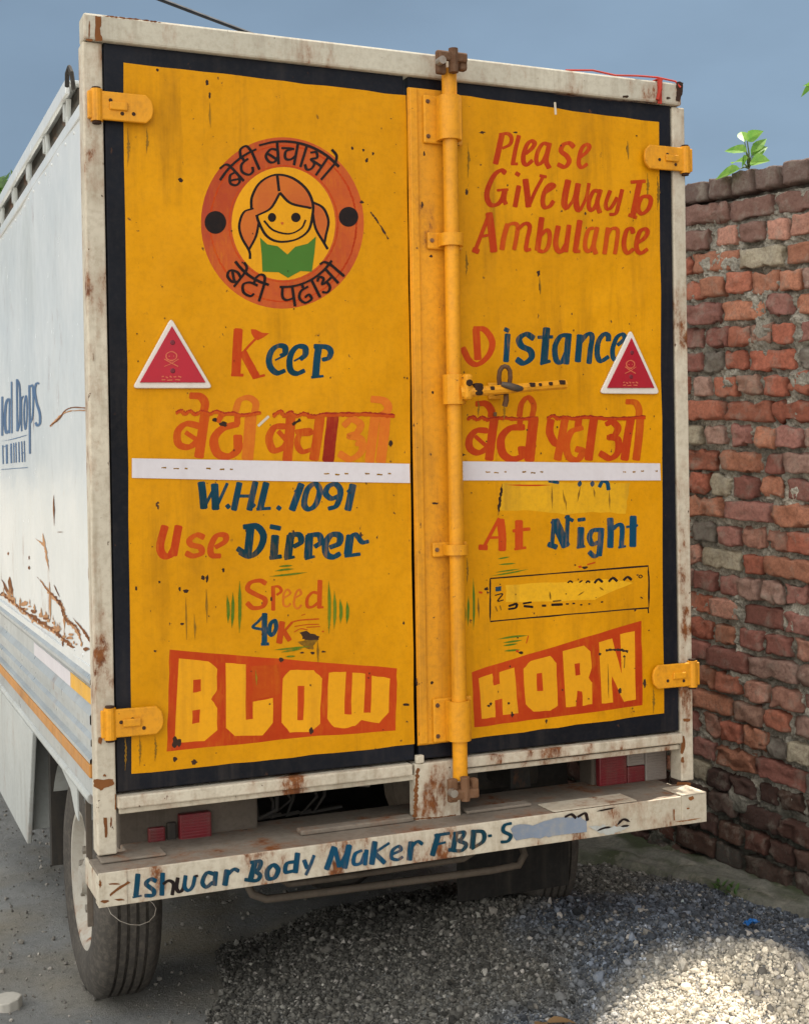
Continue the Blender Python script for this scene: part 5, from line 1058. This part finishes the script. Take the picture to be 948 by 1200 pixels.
def sapling(label, base, leaves, w0):
    root = empty('sapling', tuple(base)); tag(root, label, 'plant', 'saplings on top of the wall')
    ks, kl = MB(), MB(); kl.k = 1; top = Vector(base)
    for (jx, jy, tx, ty, w, off) in leaves:
        a = Vector(onW(jx, jy, off*0.5)); t_ = Vector(onW(tx, ty, off)); m_ = top.lerp(a, 0.5)+Vector((random.uniform(-.01, .01), random.uniform(-.01, .01), 0.005))
        ks.tube([top, m_, a], [0.004, 0.0028, 0.0018], 6); leaf(kl, a, t_, w, (-0.55, -0.75, 0.45))
    ks.build('stem', M['stem'], root); kl.build('leaf', M['leaf'], root)
b0 = onW(877, 197, 0.06)
sapling('small sapling with yellow green leaves growing from the wall top beside the truck', b0,
        [(874, 178, 846, 172, 0.026, 0.0), (875, 165, 893, 152, 0.027, 0.05), (872, 166, 868, 150, 0.022, 0.08), (880, 182, 899, 170, 0.027, 0.1), (879, 190, 900, 186, 0.030, 0.02), (872, 190, 855, 185, 0.028, 0.12), (866, 198, 834, 207, 0.026, -0.03), (876, 185, 866, 197, 0.026, 0.03), (882, 178, 898, 160, 0.02, 0.1)], 0.03)
b0 = onW(990, 175, 0.06)
sapling('sapling with drooping leaves at the photo edge above the wall', b0,
        [(958, 96, 934, 112, 0.024, 0.0), (960, 100, 938, 96, 0.022, 0.03), (962, 108, 944, 124, 0.022, 0.05), (972, 130, 947, 138, 0.024, 0.0), (975, 110, 990, 95, 0.026, 0.02), (985, 135, 1005, 125, 0.03, 0.02), (975, 90, 965, 70, 0.026, 0.05)], 0.03)

def tree(label, px, py, dist, crown_r, h, nleaf, seed):
    d = ray(px, py); d = d/np.linalg.norm(d); c = CAM+d*dist; random.seed(seed); rs = np.random.default_rng(seed)
    root = empty('leafy_tree', (c[0], c[1], 0)); tag(root, label, 'tree', 'trees beyond the truck')
    k = MB(); base = Vector((c[0], c[1], -0.05)); cc = Vector((c[0], c[1], c[2]-crown_r*0.75))
    k.tube([base, base.lerp(cc, .5)+Vector((.08, .05, 0)), cc], [0.16, 0.12, 0.08], 10)
    cl = []
    for i in range(9):
        v_ = Vector(rs.normal(size=3)); v_.normalize(); v_.z = abs(v_.z)*0.9-0.15; p = cc+v_*crown_r*rs.uniform(.55, .95); cl.append((p, crown_r*rs.uniform(.28, .5)))
        k.tube([cc+Vector((0, 0, -.4)), cc.lerp(p, .5)+Vector((0, 0, .1)), p], [0.06, 0.035, 0.012], 7)
    k.build('trunk', M['bark'], root, angle=60)
    n_ = nleaf; P = np.zeros((n_, 3)); 
    for i in range(n_):
        p, r_ = cl[rs.integers(len(cl))]; v_ = rs.normal(size=3); v_ /= np.linalg.norm(v_); P[i] = np.array(p)+v_*r_*rs.uniform(.45, 1.1)
    A_ = rs.normal(size=(n_, 3)); A_ /= np.linalg.norm(A_, axis=1)[:, None]; B2 = np.cross(A_, rs.normal(size=(n_, 3))); B2 /= np.linalg.norm(B2, axis=1)[:, None]
    sz_ = rs.uniform(.05, .10, (n_, 1)); V = np.stack([P-A_*sz_, P+B2*sz_*.5, P+A_*sz_, P-B2*sz_*.5], 1).reshape(-1, 3)
    link('crown', fastmesh('crown', V, np.arange(4*n_).reshape(-1, 4)), M['leaf2'], root)
tree('leafy green tree showing under the roof rail at the left edge', -42, 222, 11.0, 1.0, 4, 12000, 3)
a, b_ = CAM+ray(190, 0)*9.0, CAM+ray(290, 38)*9.6
d = b_-a; pts = []
for t_ in np.linspace(-9, 4.2, 30): p = a+d*t_; pts.append((p[0], p[1], p[2]+0.0035*(t_*(t_-1))))
k = MB(); k.tube(pts, 0.014, 6); o = k.build('overhead_cable', M['cable'], loc=pts[20]); tag(o, 'thin black cable slanting across the grey sky above the truck', 'cable')
e_ = pts[-1]; k = MB(); k.tube([(e_[0], e_[1], -0.1), (e_[0], e_[1], e_[2]+0.15)], [0.09, 0.07], 14); k.box(e_[0]-0.35, e_[0]+0.35, e_[1]-0.03, e_[1]+0.03, e_[2]-0.06, e_[2]+0.02, bev=.004)
o = k.build('cable_pole', M['lamphouse'], loc=(e_[0], e_[1], 0), angle=50); tag(o, 'grey pole behind the truck that carries the black cable', 'pole')

random.seed(77)
def slab(name, p, rx, ry, h, m, label, cat, n=9, tilt=0.1):
    k = MB(); Q = [(p[0]+rx*math.cos(a)*random.uniform(.7, 1.15), p[1]+ry*math.sin(a)*random.uniform(.7, 1.15)) for a in [2*math.pi*i/n for i in range(n)]]
    z = p[2]; k.prism(Q, z-h*0.3, z+h, 'Z', 0, min(0.004, h*0.3)); o = k.build(name, m, loc=(p[0], p[1], z)); o.rotation_euler = (tilt, -tilt*.6, 0); tag(o, label, cat); return o
M['chalk'] = paint('broken_plaster', (0.42, 0.39, 0.34), 0.15, (0.2, 0.17, 0.13), 0.6, 0, 0.9, seed=52, bstr=.7)
M['bluepl'] = paint('blue_plastic', (0.02, 0.14, 0.42), 0.2, (0.1, 0.1, 0.1), 0.4, 0, 0.4, seed=53)
M['dryleaf'] = paint('dry_leaf', (0.22, 0.13, 0.06), 0.3, (0.1, 0.06, 0.03), 0.5, 0, 0.8, seed=54)
def gpt(x, y, add=0.0):
    z = 0.0
    for _ in range(6): p = onZ(x, y, z); z = float(ground_z(np.array(p[0]), np.array(p[1])))
    return (p[0], p[1], z+add)
slab('plaster_chunk', gpt(8, 1180), 0.045, 0.04, 0.030, M['chalk'], 'pale broken chunk of plaster lying left of the rear wheel', 'rubble')
p = gpt(880, 1090, 0.02); k = MB(); k.k = 1
g_ = 8; vs = [(p[0]+(i/g_-.5)*.05+random.uniform(-.004, .004), p[1]+(j/g_-.5)*.03+random.uniform(-.004, .004), p[2]+random.uniform(0, .016)) for i in range(g_+1) for j in range(g_+1)]
k.add(vs, [[i*(g_+1)+j, (i+1)*(g_+1)+j, (i+1)*(g_+1)+j+1, i*(g_+1)+j+1] for i in range(g_) for j in range(g_)])
o = k.build('plastic_scrap', M['bluepl'], loc=p); tag(o, 'crumpled scrap of bright blue plastic lying on the gravel', 'litter')
p = Vector(gpt(640, 1188, 0.012)); k = MB(); k.k = 1; leaf(k, p, p+Vector((0.075, -0.03, 0.01)), 0.022, (0, 0, 1)); leaf(k, p+Vector((-.01, .005, .002)), p+Vector((-0.05, -0.045, 0.012)), 0.018, (0, 0, 1))
o = k.build('dry_leaf', M['dryleaf'], loc=p); tag(o, 'curled brown dry leaf lying on the gravel in the foreground', 'leaf')
# weeds rooting at the wall's foot
def weed(px, py, label, n=16):
    p = Vector(onZ(px, py, 0.045)); root = MB(); root.k = 1
    for i in range(n):
        a = random.uniform(0, 2*math.pi); q = p+Vector((random.uniform(-.05, .02), random.uniform(-.09, .09), 0)); leaf(root, q, q+Vector((math.cos(a)*.025, math.sin(a)*.025, random.uniform(.008, .03))), 0.007, (0, 0, 1))
    o = root.build('weed', M['leaf2'], loc=p); tag(o, label, 'plant')
weed(850, 1040, 'low green weed rooted at the foot of the brick wall')
